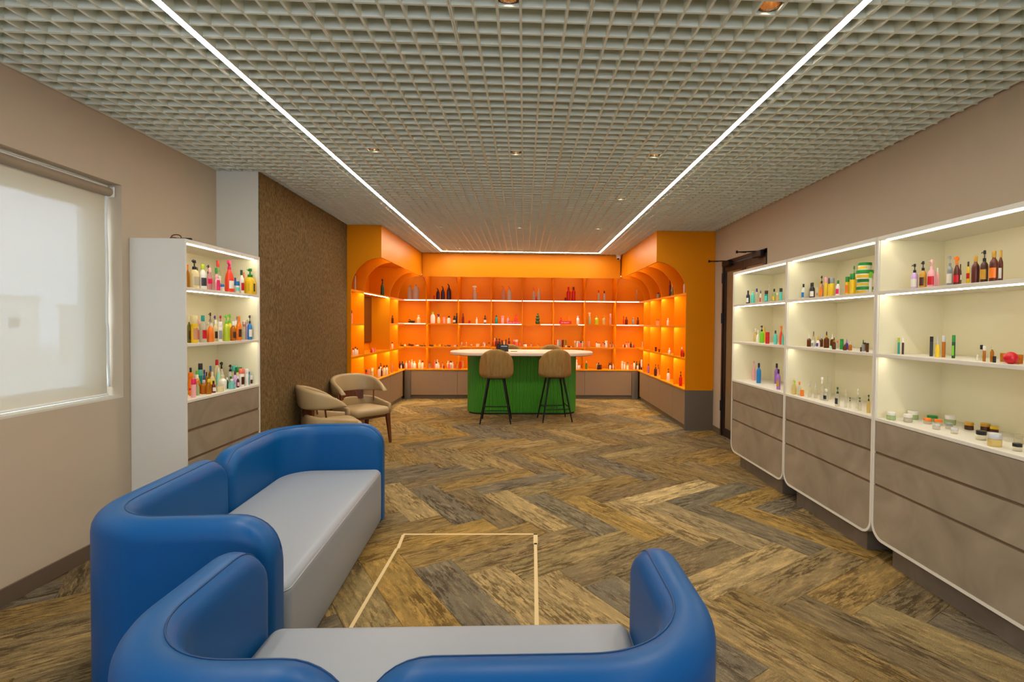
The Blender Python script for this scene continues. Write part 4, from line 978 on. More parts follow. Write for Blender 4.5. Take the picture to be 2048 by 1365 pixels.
('p',2.375,2.563,1.751,0.171,0.033,'br','bk','go',11,'brown pump bottle with black pump and gold label on top shelf of last wall cabinet'),
('b',2.365,2.499,1.751,0.159,0.037,'bo','go','or',11,'red-brown bottle with gold cap and orange label on top shelf of last wall cabinet'),
('b',2.435,2.535,1.751,0.168,0.021,'bo','go','wh',11,'red-brown bottle with gold cap and white label on top shelf of last wall cabinet'),
('f',2.395,3.181,1.349,0.105,0.012,'te','li','-',17,'teal slim tube with lime cap on middle shelf of last wall cabinet'),
('f',2.395,3.145,1.349,0.104,0.012,'ma','wh','-',17,'maroon slim tube with white cap on middle shelf of last wall cabinet'),
('f',2.415,2.943,1.349,0.118,0.017,'dk','bk','-',17,'dark grey slim tube with black cap on middle shelf of last wall cabinet'),
('d',2.375,2.849,1.349,0.120,0.022,'ye','si','-',17,'yellow dropper with silver bulb on middle shelf of last wall cabinet'),
('f',2.425,2.866,1.349,0.125,0.017,'cam','si','-',17,'clear amber slim tube with silver cap on middle shelf of last wall cabinet'),
('f',2.405,2.775,1.349,0.130,0.016,'dg','gr','lg',17,'dark green slim tube with green cap on middle shelf of last wall cabinet'),
('q',2.405,2.622,1.349,0.029,0.009,'wh','-','-',17,'white cap on middle shelf of last wall cabinet'),
('f',2.405,2.599,1.349,0.082,0.013,'cl','bk','-',17,'clear slim tube with black cap on middle shelf of last wall cabinet'),
('f',2.355,2.529,1.349,0.079,0.013,'am','wh','-',17,'amber slim tube with white cap on middle shelf of last wall cabinet'),
('b',2.365,2.496,1.349,0.079,0.016,'am','cl','-',17,'amber bottle with clear cap on middle shelf of last wall cabinet'),
('q',2.335,2.451,1.349,0.032,0.014,'bk','-','-',17,'black cap on middle shelf of last wall cabinet'),
('j',2.445,2.517,1.349,0.044,0.026,'cam','cam','-',17,"clear amber jar, first such from door, last wall cabinet's middle shelf"),
('j',2.395,2.388,1.349,0.044,0.035,'cam','cam','-',17,"clear amber jar, second such from door, last wall cabinet's middle shelf"),
('j',2.338,3.158,0.932,0.048,0.050,'cg','wh','-',15,"clear green jar with white lid, second such from door, last wall cabinet's drawer top"),
('j',2.384,3.074,0.932,0.050,0.046,'tw','wh','-',15,'frosted jar with white lid on drawer top of last wall cabinet'),
('j',2.494,3.175,0.932,0.052,0.058,'cg','wh','-',15,"clear green jar with white lid, first such from door, last wall cabinet's drawer top"),
('j',2.464,3.020,0.932,0.035,0.041,'cl','or','-',15,"clear jar with orange lid, first such from door, last wall cabinet's drawer top"),
('j',2.569,3.110,0.932,0.035,0.056,'cg','gr','-',15,'clear green jar with green lid on drawer top of last wall cabinet'),
('j',2.497,2.977,0.932,0.035,0.041,'cl','or','-',15,"clear jar with orange lid, second such from door, last wall cabinet's drawer top"),
('j',2.381,2.853,0.932,0.031,0.037,'cl','si','-',15,"clear jar with silver lid, first such from door, last wall cabinet's drawer top"),
('j',2.584,2.993,0.932,0.057,0.056,'cg','wh','-',15,"clear green jar with white lid, third such from door, last wall cabinet's drawer top"),
('j',2.470,2.867,0.932,0.034,0.036,'cl','gy','-',15,'clear jar with grey lid on drawer top of last wall cabinet'),
('j',2.391,2.740,0.932,0.032,0.033,'cl','si','-',15,"clear jar with silver lid, second such from door, last wall cabinet's drawer top"),
('j',2.572,2.848,0.932,0.043,0.043,'br','go','-',15,"brown jar with gold lid, first such from door, last wall cabinet's drawer top"),
('j',2.639,2.815,0.932,0.043,0.045,'br','go','-',15,"brown jar with gold lid, second such from door, last wall cabinet's drawer top"),
('j',2.645,2.766,0.932,0.035,0.039,'br','ye','-',15,'brown jar with yellow lid on drawer top of last wall cabinet'),
('j',2.398,2.581,0.932,0.050,0.045,'cl','bk','-',15,"clear jar with black lid, first such from door, last wall cabinet's drawer top"),
('j',2.345,2.448,0.932,0.065,0.057,'cy','si','-',15,'clear yellow jar with silver lid on drawer top of last wall cabinet'),
('j',2.363,2.349,0.932,0.038,0.038,'cl','bk','-',15,"clear jar with black lid, second such from door, last wall cabinet's drawer top"),
('j',2.515,2.494,0.932,0.050,0.038,'cl','cl','-',15,'clear jar on drawer top of last wall cabinet'),
('h',-2.327,10.485,1.996,0.294,0.086,'tw','tw','-',2,'frosted jug, first such from chair side, highest orange back shelf'),
('h',-2.206,10.485,1.996,0.312,0.119,'tw','tw','-',2,'frosted jug, second such from chair side, highest orange back shelf'),
('q',-1.823,10.425,1.996,0.086,0.031,'re','-','-',2,'red cap, first such from chair side, highest orange back shelf'),
('k',-1.752,10.445,1.996,0.238,0.075,'dpu','dpu','-',2,'dark purple angled-neck bottle, first such from chair side, highest orange back shelf'),
('k',-1.652,10.445,1.996,0.277,0.079,'dpu','dpu','-',2,'dark purple angled-neck bottle, second such from chair side, highest orange back shelf'),
('k',-1.531,10.445,1.996,0.325,0.090,'dpu','dpu','-',2,'dark purple angled-neck bottle, third such from chair side, highest orange back shelf'),
('s',-1.012,10.485,1.996,0.299,0.101,'tw','wh','-',2,'frosted spray bottle with white sprayer on the highest orange back shelf'),
('k',-0.431,10.465,1.996,0.303,0.100,'pe','pe','-',2,'peach angled-neck bottle on the highest orange back shelf'),
('k',-0.306,10.465,1.996,0.292,0.095,'tw','tp','-',2,'frosted angled-neck bottle with clear pink neck on the highest orange back shelf'),
('k',0.190,10.465,1.996,0.272,0.072,'tw','ro','-',2,'frosted angled-neck bottle with red-orange neck on the highest orange back shelf'),
('k',0.295,10.465,1.996,0.273,0.072,'tw','tw','-',2,'frosted angled-neck bottle on the highest orange back shelf'),
('q',0.234,10.415,1.996,0.078,0.024,'re','-','-',2,'red cap, second such from chair side, highest orange back shelf'),
('b',0.901,10.465,1.996,0.290,0.080,'re','re','-',2,'red bottle on the highest orange back shelf'),
('b',1.005,10.465,1.996,0.291,0.078,'re','dr','-',2,'red bottle with dark red cap on the highest orange back shelf'),
('q',0.836,10.415,1.996,0.068,0.032,'dr','-','-',2,'dark red cap on the highest orange back shelf'),
('b',1.522,10.465,1.996,0.227,0.055,'tw','re','-',2,'frosted bottle with red cap on the highest orange back shelf'),
('b',1.634,10.445,1.996,0.215,0.056,'tw','bk','-',2,'frosted bottle with black cap on the highest orange back shelf'),
('f',2.308,10.465,1.996,0.252,0.035,'cl','cl','-',2,'clear slim tube on the highest orange back shelf'),
('l',-2.284,10.445,1.521,0.079,0.139,'bk','bk','-',8,'black lying sprayer head on the second orange back shelf'),
('b',-2.146,10.465,1.521,0.164,0.076,'cr','wh','-',8,'cream bottle with white cap on the second orange back shelf'),
('o',-1.858,10.465,1.521,0.230,0.098,'wh','li','-',8,'white flat bottle with lime cap on the second orange back shelf'),
('s',-1.741,10.465,1.521,0.185,0.067,'cr','pu','-',8,'cream spray bottle with purple sprayer on the second orange back shelf'),
('c',-1.630,10.465,1.521,0.127,0.052,'pk','pk','-',8,'pink tube, first such from chair side, second orange back shelf'),
('b',-1.532,10.465,1.521,0.149,0.077,'wh','br','-',8,'white bottle with brown cap on the second orange back shelf'),
('b',-1.418,10.435,1.521,0.153,0.058,'bk','bk','wh',8,'black bottle and white label on the second orange back shelf'),
('b',-1.378,10.505,1.521,0.214,0.046,'na','bk','-',8,'navy bottle with black cap on the second orange back shelf'),
('b',-1.246,10.465,1.521,0.204,0.049,'dr','dr','-',8,'dark red bottle, first such from chair side, second orange back shelf'),
('B',-1.113,10.425,1.521,0.071,0.050,'re','-','-',8,'round red ball on the second orange back shelf'),
('b',-0.969,10.465,1.521,0.128,0.037,'wh','wh','-',8,'white bottle on the second orange back shelf'),
('b',-0.800,10.465,1.521,0.169,0.054,'br','bk','wh',8,'brown bottle with black cap and white label on the second orange back shelf'),
('b',-0.570,10.465,1.521,0.176,0.058,'te','dg','-',8,'teal bottle with dark green cap on the second orange back shelf'),
('c',-0.443,10.465,1.521,0.163,0.056,'pk','pk','-',8,'pink tube, second such from chair side, second orange back shelf'),
('b',-0.336,10.485,1.521,0.152,0.061,'tp','co','-',8,'clear pink bottle with coral cap on the second orange back shelf'),
('b',-0.171,10.495,1.521,0.194,0.059,'ro','ro','-',8,'red-orange bottle on the second orange back shelf'),
('x',0.272,10.465,1.521,0.219,0.100,'dg','-','-',8,'dark green stacked-bubble bottle on the second orange back shelf'),
('b',0.753,10.465,1.521,0.137,0.042,'re','re','-',8,'red bottle on the second orange back shelf'),
('b',0.914,10.505,1.521,0.162,0.059,'or','or','-',8,'orange bottle on the second orange back shelf'),
('b',1.099,10.465,1.521,0.178,0.064,'wh','pk','-',8,'white bottle with pink cap on the second orange back shelf'),
('s',1.340,10.465,1.521,0.246,0.057,'cg','cr','-',8,'clear green spray bottle with cream sprayer on the second orange back shelf'),
('b',1.484,10.465,1.521,0.181,0.079,'li','cl','-',8,'lime bottle with clear cap on the second orange back shelf'),
('b',1.637,10.465,1.521,0.182,0.079,'cy','go','-',8,'clear yellow bottle with gold cap on the second orange back shelf'),
('s',1.771,10.465,1.521,0.226,0.047,'tp','pk','-',8,'clear pink spray bottle with pink sprayer on the second orange back shelf'),
('b',2.044,10.485,1.521,0.176,0.032,'ro','ma','-',8,'red-orange bottle with maroon cap on the second orange back shelf'),
('b',2.103,10.465,1.521,0.162,0.058,'dr','dr','-',8,'dark red bottle, second such from chair side, second orange back shelf'),
('b',2.240,10.465,1.521,0.149,0.050,'gy','gy','-',8,'grey bottle on the second orange back shelf'),
('b',2.339,10.465,1.521,0.154,0.050,'dr','ma','-',8,'dark red bottle with maroon cap on the second orange back shelf'),
('l',-2.487,10.465,1.051,0.059,0.070,'bk','ma','-',9,'black lying sprayer head, first such from chair side, third orange back shelf'),
('b',-2.425,10.505,1.051,0.041,0.041,'wh','wh','-',9,'white bottle on the third orange back shelf'),
('l',-2.295,10.445,1.051,0.053,0.119,'ma','ma','-',9,'maroon lying sprayer head on the third orange back shelf'),
('l',-2.183,10.485,1.051,0.069,0.070,'wh','re','-',9,'white lying sprayer head on the third orange back shelf'),
('l',-2.085,10.434,1.051,0.033,0.082,'dg','dg','-',9,'dark green lying sprayer head on the third orange back shelf'),
('l',-2.024,10.466,1.051,0.071,0.060,'bk','ma','-',9,'black lying sprayer head, second such from chair side, third orange back shelf'),
('l',-1.886,10.445,1.051,0.039,0.083,'na','ma','-',9,'navy lying sprayer head, first such from chair side, third orange back shelf'),
('j',-1.822,10.485,1.051,0.037,0.037,'ye','ye','-',9,'yellow jar, first such from chair side, third orange back shelf'),
('j',-1.712,10.445,1.051,0.040,0.052,'ye','ye','-',9,'yellow jar, second such from chair side, third orange back shelf'),
('j',-1.680,10.475,1.051,0.041,0.038,'ol','br','-',9,'olive jar with brown lid on the third orange back shelf'),
('l',-1.531,10.445,1.051,0.036,0.083,'na','bk','-',9,'navy lying sprayer head, second such from chair side, third orange back shelf'),
('l',-1.599,10.435,1.051,0.020,0.043,'br','br','-',9,'brown lying sprayer head on the third orange back shelf'),
('j',-1.403,10.465,1.051,0.041,0.049,'wh','pk','-',9,'white jar with pink lid on the third orange back shelf'),
('f',-1.359,10.425,1.051,0.034,0.015,'bk','bk','-',9,'black slim tube on the third orange back shelf'),
('b',-1.267,10.445,1.051,0.089,0.040,'cl','wh','-',9,'clear bottle with white cap, first such from chair side, third orange back shelf'),
('b',-1.174,10.445,1.051,0.089,0.030,'cl','wh','-',9,'clear bottle with white cap, second such from chair side, third orange back shelf'),
('f',-1.073,10.445,1.051,0.044,0.029,'cl','wh','-',9,'clear slim tube with white cap on the third orange back shelf'),
('f',-0.968,10.425,1.051,0.058,0.014,'wh','wh','-',9,'white slim tube, first such from chair side, third orange back shelf'),
('f',-0.947,10.445,1.051,0.057,0.014,'wh','wh','-',9,'white slim tube, second such from chair side, third orange back shelf'),
('f',-0.925,10.465,1.051,0.056,0.014,'wh','wh','-',9,'white slim tube, third such from chair side, third orange back shelf'),
('f',-0.830,10.445,1.051,0.087,0.024,'cl','si','-',9,'clear slim tube with silver cap on the third orange back shelf'),
('f',-0.802,10.445,1.051,0.082,0.024,'wh','pk','-',9,'white slim tube with pink cap on the third orange back shelf'),
('f',-0.718,10.445,1.051,0.088,0.024,'cl','bk','-',9,'clear slim tube with black cap on the third orange back shelf'),
('b',-0.605,10.505,1.051,0.173,0.043,'co','wh','-',9,'coral bottle with white cap on the third orange back shelf'),
('b',-0.564,10.445,1.051,0.175,0.054,'dr','ma','-',9,'dark red bottle with maroon cap, first such from chair side, third orange back shelf'),
('b',-0.505,10.465,1.051,0.170,0.050,'dr','ma','-',9,'dark red bottle with maroon cap, second such from chair side, third orange back shelf'),
('b',-0.311,10.465,1.051,0.182,0.050,'dr','ma','-',9,'dark red bottle with maroon cap, third such from chair side, third orange back shelf'),
('b',-0.207,10.465,1.051,0.145,0.035,'hp','wh','-',9,'hot pink bottle with white cap on the third orange back shelf'),
('f',-0.171,10.465,1.051,0.145,0.026,'or','wh','-',9,'orange slim tube with white cap on the third orange back shelf'),
('f',-0.140,10.465,1.051,0.145,0.026,'co','wh','-',9,'coral slim tube with white cap on the third orange back shelf'),
('c',-0.082,10.485,1.051,0.079,0.037,'co','co','-',9,'coral tube on the third orange back shelf'),
('f',-0.004,10.465,1.051,0.075,0.026,'wh','ma','-',9,'white slim tube with maroon cap on the third orange back shelf'),
('b',0.032,10.445,1.051,0.071,0.046,'wh','ma','-',9,'white bottle with maroon cap, first such from chair side, third orange back shelf'),
('b',0.146,10.465,1.051,0.082,0.037,'cl','ma','-',9,'clear bottle with maroon cap, first such from chair side, third orange back shelf'),
('b',0.288,10.465,1.051,0.066,0.033,'cl','ma','-',9,'clear bottle with maroon cap, second such from chair side, third orange back shelf'),
('f',0.652,10.485,1.051,0.139,0.040,'or','or','-',9,'orange slim tube on the third orange back shelf'),
('f',0.691,10.465,1.051,0.149,0.032,'wh','wh','-',9,'white slim tube, fourth such from chair side, third orange back shelf'),
('f',0.729,10.445,1.051,0.148,0.043,'gy','gy','-',9,'grey slim tube on the third orange back shelf'),
('f',0.791,10.445,1.051,0.150,0.040,'ma','ma','-',9,'maroon slim tube on the third orange back shelf'),
('f',0.849,10.445,1.051,0.151,0.040,'ol','ol','-',9,'olive slim tube on the third orange back shelf'),
('q',0.853,10.405,1.051,0.040,0.036,'wh','-','-',9,'white cap on the third orange back shelf'),
('j',0.919,10.425,1.051,0.024,0.043,'ma','ma','-',9,'maroon jar on the third orange back shelf'),
('j',0.960,10.425,1.051,0.019,0.030,'wh','wh','-',9,'white jar on the third orange back shelf'),
('f',1.044,10.465,1.051,0.132,0.027,'cy','wh','-',9,'clear yellow slim tube with white cap on the third orange back shelf'),
('c',1.094,10.485,1.051,0.122,0.038,'wh','si','-',9,'white tube with silver cap, first such from chair side, third orange back shelf'),
('c',1.123,10.445,1.051,0.124,0.047,'co','si','-',9,'coral tube with silver cap on the third orange back shelf'),
('c',1.162,10.475,1.051,0.128,0.043,'co','bk','-',9,'coral tube with black cap on the third orange back shelf'),
('c',1.203,10.475,1.051,0.123,0.030,'wh','si','-',9,'white tube with silver cap, second such from chair side, third orange back shelf'),
('f',1.304,10.465,1.051,0.129,0.026,'cl','cl','-',9,'clear slim tube, first such from chair side, third orange back shelf'),
('f',1.340,10.465,1.051,0.125,0.025,'cl','cl','-',9,'clear slim tube, second such from chair side, third orange back shelf'),
('b',1.490,10.505,1.051,0.119,0.028,'wh','ma','-',9,'white bottle with maroon cap, second such from chair side, third orange back shelf'),
('b',1.509,10.435,1.051,0.103,0.030,'wh','ma','-',9,'white bottle with maroon cap, third such from chair side, third orange back shelf'),
('b',1.546,10.455,1.051,0.102,0.032,'wh','ma','-',9,'white bottle with maroon cap, fourth such from chair side, third orange back shelf'),
('b',1.626,10.485,1.051,0.107,0.032,'cl','ma','-',9,'clear bottle with maroon cap, third such from chair side, third orange back shelf'),
('f',1.654,10.445,1.051,0.089,0.024,'cl','dk','-',9,'clear slim tube with dark grey cap on the third orange back shelf'),
('c',1.690,10.465,1.051,0.136,0.057,'wh','wh','-',9,'white tube on the third orange back shelf'),
('b',1.772,10.465,1.051,0.103,0.028,'cl','ma','-',9,'clear bottle with maroon cap, fourth such from chair side, third orange back shelf'),
('b',1.825,10.465,1.051,0.104,0.028,'cl','ma','-',9,'clear bottle with maroon cap, fifth such from chair side, third orange back shelf'),
('b',1.839,10.445,1.051,0.071,0.026,'cl','ma','-',9,'clear bottle with maroon cap, sixth such from chair side, third orange back shelf'),
('b',2.043,10.485,1.051,0.076,0.024,'wh','re','-',9,'white bottle with red cap, first such from chair side, third orange back shelf'),
('b',2.067,10.425,1.051,0.078,0.028,'dr','re','-',9,'dark red bottle with red cap on the third orange back shelf'),
('b',2.109,10.465,1.051,0.077,0.026,'wh','re','-',9,'white bottle with red cap, second such from chair side, third orange back shelf'),
('b',2.116,10.525,1.051,0.118,0.026,'pk','ma','-',9,'pink bottle with maroon cap, first such from chair side, third orange back shelf'),
('b',2.157,10.505,1.051,0.119,0.028,'pk','ma','-',9,'pink bottle with maroon cap, second such from chair side, third orange back shelf'),
('b',2.202,10.475,1.051,0.120,0.032,'bk','ma','-',9,'black bottle with maroon cap on the third orange back shelf'),
('b',2.225,10.445,1.051,0.064,0.028,'gy','gy','-',9,'grey bottle on the third orange back shelf'),
('b',2.255,10.435,1.051,0.069,0.035,'re','re','-',9,'red bottle on the third orange back shelf'),
('f',2.416,10.375,1.051,0.120,0.017,'wh','wh','-',9,'white slim tube, fifth such from chair side, third orange back shelf'),
('b',-2.527,10.505,0.600,0.141,0.038,'ma','dr','-',5,'maroon bottle with dark red cap on the orange bar-side worktop'),
('b',-2.466,10.465,0.600,0.144,0.057,'na','ma','-',5,'navy bottle with maroon cap on the orange bar-side worktop'),
('b',-2.474,10.395,0.600,0.082,0.033,'wh','wh','-',5,'white bottle, first such from chair side, orange bar-side worktop'),
('b',-2.380,10.425,0.600,0.156,0.043,'wh','li','-',5,'white bottle with lime cap on the orange bar-side worktop'),
('b',-2.330,10.475,0.600,0.152,0.048,'co','pk','-',5,'coral bottle with pink cap on the orange bar-side worktop'),
('b',-2.282,10.505,0.600,0.180,0.045,'wh','cr','-',5,'white bottle with cream cap, first such from chair side, orange bar-side worktop'),
('b',-2.219,10.445,0.600,0.146,0.067,'wh','cr','-',5,'white bottle with cream cap, second such from chair side, orange bar-side worktop'),
('b',-2.115,10.465,0.600,0.171,0.069,'cr','wh','-',5,'cream bottle with white cap, first such from chair side, orange bar-side worktop'),
('b',-2.052,10.435,0.600,0.161,0.050,'wh','ma','-',5,'white bottle with maroon cap, first such from chair side, orange bar-side worktop'),
('b',-1.930,10.485,0.600,0.141,0.023,'cl','ma','-',5,'clear bottle with maroon cap, first such from chair side, orange bar-side worktop'),
('b',-1.893,10.445,0.600,0.131,0.023,'cl','ma','-',5,'clear bottle with maroon cap, second such from chair side, orange bar-side worktop'),
('b',-1.828,10.525,0.600,0.172,0.046,'co','co','-',5,'coral bottle on the orange bar-side worktop'),
('b',-1.776,10.444,0.600,0.132,0.060,'wh','bk','-',5,'white bottle with black cap, first such from chair side, orange bar-side worktop'),
('b',-1.768,10.496,0.600,0.179,0.048,'wh','wh','-',5,'white bottle, second such from chair side, orange bar-side worktop'),
('b',-1.726,10.435,0.600,0.116,0.033,'wh','cr','-',5,'white bottle with cream cap, third such from chair side, orange bar-side worktop'),
('b',-1.657,10.465,0.600,0.135,0.028,'cl','ma','-',5,'clear bottle with maroon cap, third such from chair side, orange bar-side worktop'),
('q',-1.618,10.385,0.600,0.066,0.018,'ma','-','-',5,'maroon cap on the orange bar-side worktop'),
('b',-1.551,10.505,0.600,0.154,0.050,'cr','wh','-',5,'cream bottle with white cap, second such from chair side, orange bar-side worktop'),
('b',-1.491,10.467,0.600,0.157,0.059,'wh','bk','-',5,'white bottle with black cap, second such from chair side, orange bar-side worktop'),
('b',-1.451,10.433,0.600,0.134,0.047,'wh','wh','-',5,'white bottle, third such from chair side, orange bar-side worktop'),
('q',-1.521,10.415,0.600,0.102,0.042,'co','-','-',5,'coral cap on the orange bar-side worktop'),
('b',-1.360,10.445,0.600,0.138,0.022,'cl','bk','-',5,'clear bottle with black cap on the orange bar-side worktop'),
('c',-1.294,10.425,0.600,0.144,0.033,'re','re','-',5,'red tube on the orange bar-side worktop'),
('f',-1.244,10.445,0.600,0.160,0.018,'cl','cl','-',5,'clear slim tube on the orange bar-side worktop'),
('b',1.083,10.485,0.600,0.191,0.049,'wh','wh','-',5,'white bottle, fourth such from chair side, orange bar-side worktop'),
('j',1.130,10.425,0.600,0.081,0.055,'wh','wh','-',5,'white jar, second such from chair side, orange bar-side worktop'),
('j',1.075,10.395,0.600,0.050,0.038,'wh','wh','-',5,'white jar, first such from chair side, orange bar-side worktop'),
('b',1.280,10.445,0.600,0.171,0.042,'gr','cr','-',5,'green bottle with cream cap on the orange bar-side worktop'),
('b',1.511,10.511,0.600,0.149,0.046,'cy','or','-',5,'clear yellow bottle with orange cap on the orange bar-side worktop'),
('b',1.535,10.469,0.600,0.137,0.053,'br','ma','-',5,'brown bottle with maroon cap on the orange bar-side worktop'),
('j',1.562,10.420,0.600,0.098,0.062,'br','br','-',5,'brown jar on the orange bar-side worktop'),
('b',1.517,10.391,0.600,0.094,0.047,'bk','ma','-',5,'black bottle with maroon cap on the orange bar-side worktop'),
('b',1.759,10.485,0.600,0.137,0.038,'ma','ma','-',5,'maroon bottle, first such from chair side, orange bar-side worktop'),
('b',1.768,10.425,0.600,0.118,0.045,'wh','ma','-',5,'white bottle with maroon cap, second such from chair side, orange bar-side worktop'),
('b',1.795,10.495,0.600,0.146,0.034,'ma','ma','-',5,'maroon bottle, second such from chair side, orange bar-side worktop'),
('b',1.836,10.445,0.600,0.119,0.032,'wh','cr','-',5,'white bottle with cream cap, fourth such from chair side, orange bar-side worktop'),
('c',2.024,10.475,0.600,0.168,0.041,'wh','cr','-',5,'white tube with cream cap on the orange bar-side worktop'),
('c',2.066,10.445,0.600,0.151,0.041,'wh','pk','-',5,'white tube with pink cap on the orange bar-side worktop'),
('b',2.128,10.465,0.600,0.150,0.024,'cg','dg','-',5,'clear green bottle with dark green cap, first such from chair side, orange bar-side worktop'),
('b',2.152,10.465,0.600,0.150,0.024,'cg','dg','-',5,'clear green bottle with dark green cap, second such from chair side, orange bar-side worktop'),
('j',2.121,10.405,0.600,0.083,0.047,'wh','cr','-',5,'white jar with cream lid on the orange bar-side worktop'),
('b',2.211,10.445,0.600,0.132,0.032,'co','re','-',5,'coral bottle with red cap on the orange bar-side worktop'),
('b',2.272,10.465,0.600,0.174,0.045,'wh','ma','-',5,'white bottle with maroon cap, third such from chair side, orange bar-side worktop'),
('b',2.330,10.485,0.600,0.168,0.043,'dg','bk','-',5,'dark green bottle with black cap on the orange bar-side worktop'),
('j',2.332,10.405,0.600,0.084,0.043,'wh','wh','-',5,'white jar, third such from chair side, orange bar-side worktop'),
('b',2.379,10.445,0.600,0.181,0.037,'bk','dg','-',5,'black bottle with dark green cap on the orange bar-side worktop'),
('c',2.431,10.485,0.600,0.198,0.032,'wh','wh','-',5,'white tube on the orange bar-side worktop'),
('q',2.404,10.375,0.600,0.048,0.028,'bk','-','-',5,'black cap on the orange bar-side worktop'),
('b',2.383,9.040,1.990,0.110,0.059,'gy','dr','-',7,'grey bottle with dark red cap on highest of orange door-side shelves'),
('b',2.373,8.277,1.990,0.267,0.037,'dr','dr','-',7,'dark red bottle on highest of orange door-side shelves'),
('s',2.393,8.223,1.990,0.214,0.045,'cg','wh','dg',7,'clear green spray bottle with white sprayer on highest of orange door-side shelves'),
('b',2.373,7.537,1.990,0.192,0.025,'wh','dg','-',7,'white bottle with dark green cap on highest of orange door-side shelves'),
('b',2.373,9.076,1.515,0.108,0.027,'cl','ma','-',7,'clear bottle with maroon cap on second of orange door-side shelves'),
('b',2.373,8.966,1.515,0.107,0.026,'cl','bk','-',7,'clear bottle with black cap on second of orange door-side shelves'),
('b',2.373,8.371,1.515,0.119,0.037,'wh','wh','-',7,'white bottle on second of orange door-side shelves'),
('c',2.373,9.131,1.045,0.078,0.037,'dr','ma','-',7,'dark red tube with maroon cap on third of orange door-side shelves'),
('c',2.363,8.864,1.045,0.053,0.026,'dr','dr','-',7,'dark red tube on third of orange door-side shelves'),
('s',2.373,8.267,1.045,0.104,0.049,'wh','wh','-',7,'white spray bottle with white sprayer on third of orange door-side shelves'),
('b',2.373,7.606,1.045,0.144,0.039,'re','wh','-',7,'red bottle with white cap on third of orange door-side shelves'),
('b',2.383,7.540,1.045,0.096,0.017,'ma','ma','-',7,'maroon bottle on third of orange door-side shelves'),
('b',2.373,9.659,0.600,0.180,0.039,'vi','ma','-',7,'violet bottle with maroon cap on worktop of orange door-side shelves'),
('p',2.373,9.136,0.600,0.210,0.051,'ma','br','-',7,'maroon pump bottle with brown pump on worktop of orange door-side shelves'),
('p',2.403,9.061,0.600,0.209,0.031,'cl','bk','-',7,'clear pump bottle with black pump on worktop of orange door-side shelves'),
('p',2.373,8.309,0.600,0.206,0.048,'wh','dk','-',7,'white pump bottle with dark grey pump on worktop of orange door-side shelves'),
('p',2.373,7.649,0.600,0.221,0.047,'re','bk','-',7,'red pump bottle with black pump on worktop of orange door-side shelves'),
('f',2.383,9.943,0.600,0.142,0.022,'co','co','-',7,'coral slim tube on worktop of orange door-side shelves'),
('o',-2.442,7.482,1.990,0.268,0.057,'tw','dg','-',6,'frosted flat bottle with dark green cap on highest of orange chair-side shelves'),
('s',-2.442,8.910,1.990,0.289,0.064,'dg','bk','-',6,'dark green spray bottle with black sprayer on highest of orange chair-side shelves'),
('b',-2.442,7.341,1.515,0.179,0.024,'pk','ma','-',6,'pink bottle with maroon cap on second of orange chair-side shelves'),
('b',-2.442,9.580,1.515,0.148,0.041,'ma','br','-',6,'maroon bottle with brown cap on second of orange chair-side shelves'),
('b',-2.442,7.401,1.045,0.113,0.031,'wh','dg','-',6,'white bottle with dark green cap on third of orange chair-side shelves'),
('b',-2.464,7.566,1.045,0.125,0.031,'wh','ma','-',6,"white bottle with maroon cap, first such from camera, orange chair-side shelves' third"),
('b',-2.440,7.578,1.045,0.105,0.024,'wh','dk','-',6,'white bottle with dark grey cap on third of orange chair-side shelves'),
('j',-2.442,8.276,1.045,0.061,0.036,'re','ro','-',6,'red jar with red-orange lid on third of orange chair-side shelves'),
('b',-2.452,8.382,1.045,0.069,0.018,'wh','wh','-',6,'white bottle on third of orange chair-side shelves'),
('j',-2.462,8.529,1.045,0.059,0.032,'co','co','-',6,'coral jar on third of orange chair-side shelves'),
('b',-2.442,9.565,1.045,0.122,0.039,'wh','ma','-',6,"white bottle with maroon cap, second such from camera, orange chair-side shelves' third"),
('b',-2.452,8.034,0.600,0.192,0.047,'re','dk','-',6,'red bottle with dark grey cap on worktop of orange chair-side shelves'),
('c',-2.482,8.278,0.600,0.180,0.036,'pe','pe','-',6,'peach tube on worktop of orange chair-side shelves'),
('c',-2.452,8.361,0.600,0.192,0.048,'cy','cr','-',6,'clear yellow tube with cream cap on worktop of orange chair-side shelves'),
('b',-2.432,8.674,0.600,0.186,0.051,'wh','dg','-',6,'white bottle with dark green cap on worktop of orange chair-side shelves'),
('s',-2.522,9.102,0.600,0.217,0.048,'wh','ma','-',6,'white spray bottle with maroon sprayer on worktop of orange chair-side shelves'),
('b',-2.452,8.892,0.600,0.143,0.033,'ma','br','-',6,'maroon bottle with brown cap on worktop of orange chair-side shelves'),
('b',-2.442,9.014,0.600,0.182,0.052,'cr','dr','-',6,'cream bottle with dark red cap on worktop of orange chair-side shelves'),
('b',-2.442,9.190,0.600,0.171,0.042,'wh','bk','-',6,'white bottle with black cap on worktop of orange chair-side shelves'),
('f',-2.472,9.412,0.600,0.124,0.017,'ma','ma','-',6,'maroon slim tube on worktop of orange chair-side shelves'),
('b',-2.442,9.573,0.600,0.192,0.041,'pe','pe','-',6,'peach bottle on worktop of orange chair-side shelves'),
('t',2.455,3.612,1.751,0.058,0.105,'wh','gr','ye',12,'white tub with green lid, lowest of the stack on top shelf of middle wall cabinet'),
('t',2.455,3.612,1.809,0.052,0.092,'wh','gr','ye',12,'white tub with green lid, second of the stack on top shelf of middle wall cabinet'),
('t',2.455,3.612,1.862,0.066,0.110,'wh','gr','ye',12,'white tub with green lid, third of the stack on top shelf of middle wall cabinet'),
('t',2.455,3.612,1.928,0.055,0.085,'wh','gr','ye',12,'white tub with green lid, topmost of the stack on top shelf of middle wall cabinet'),
]
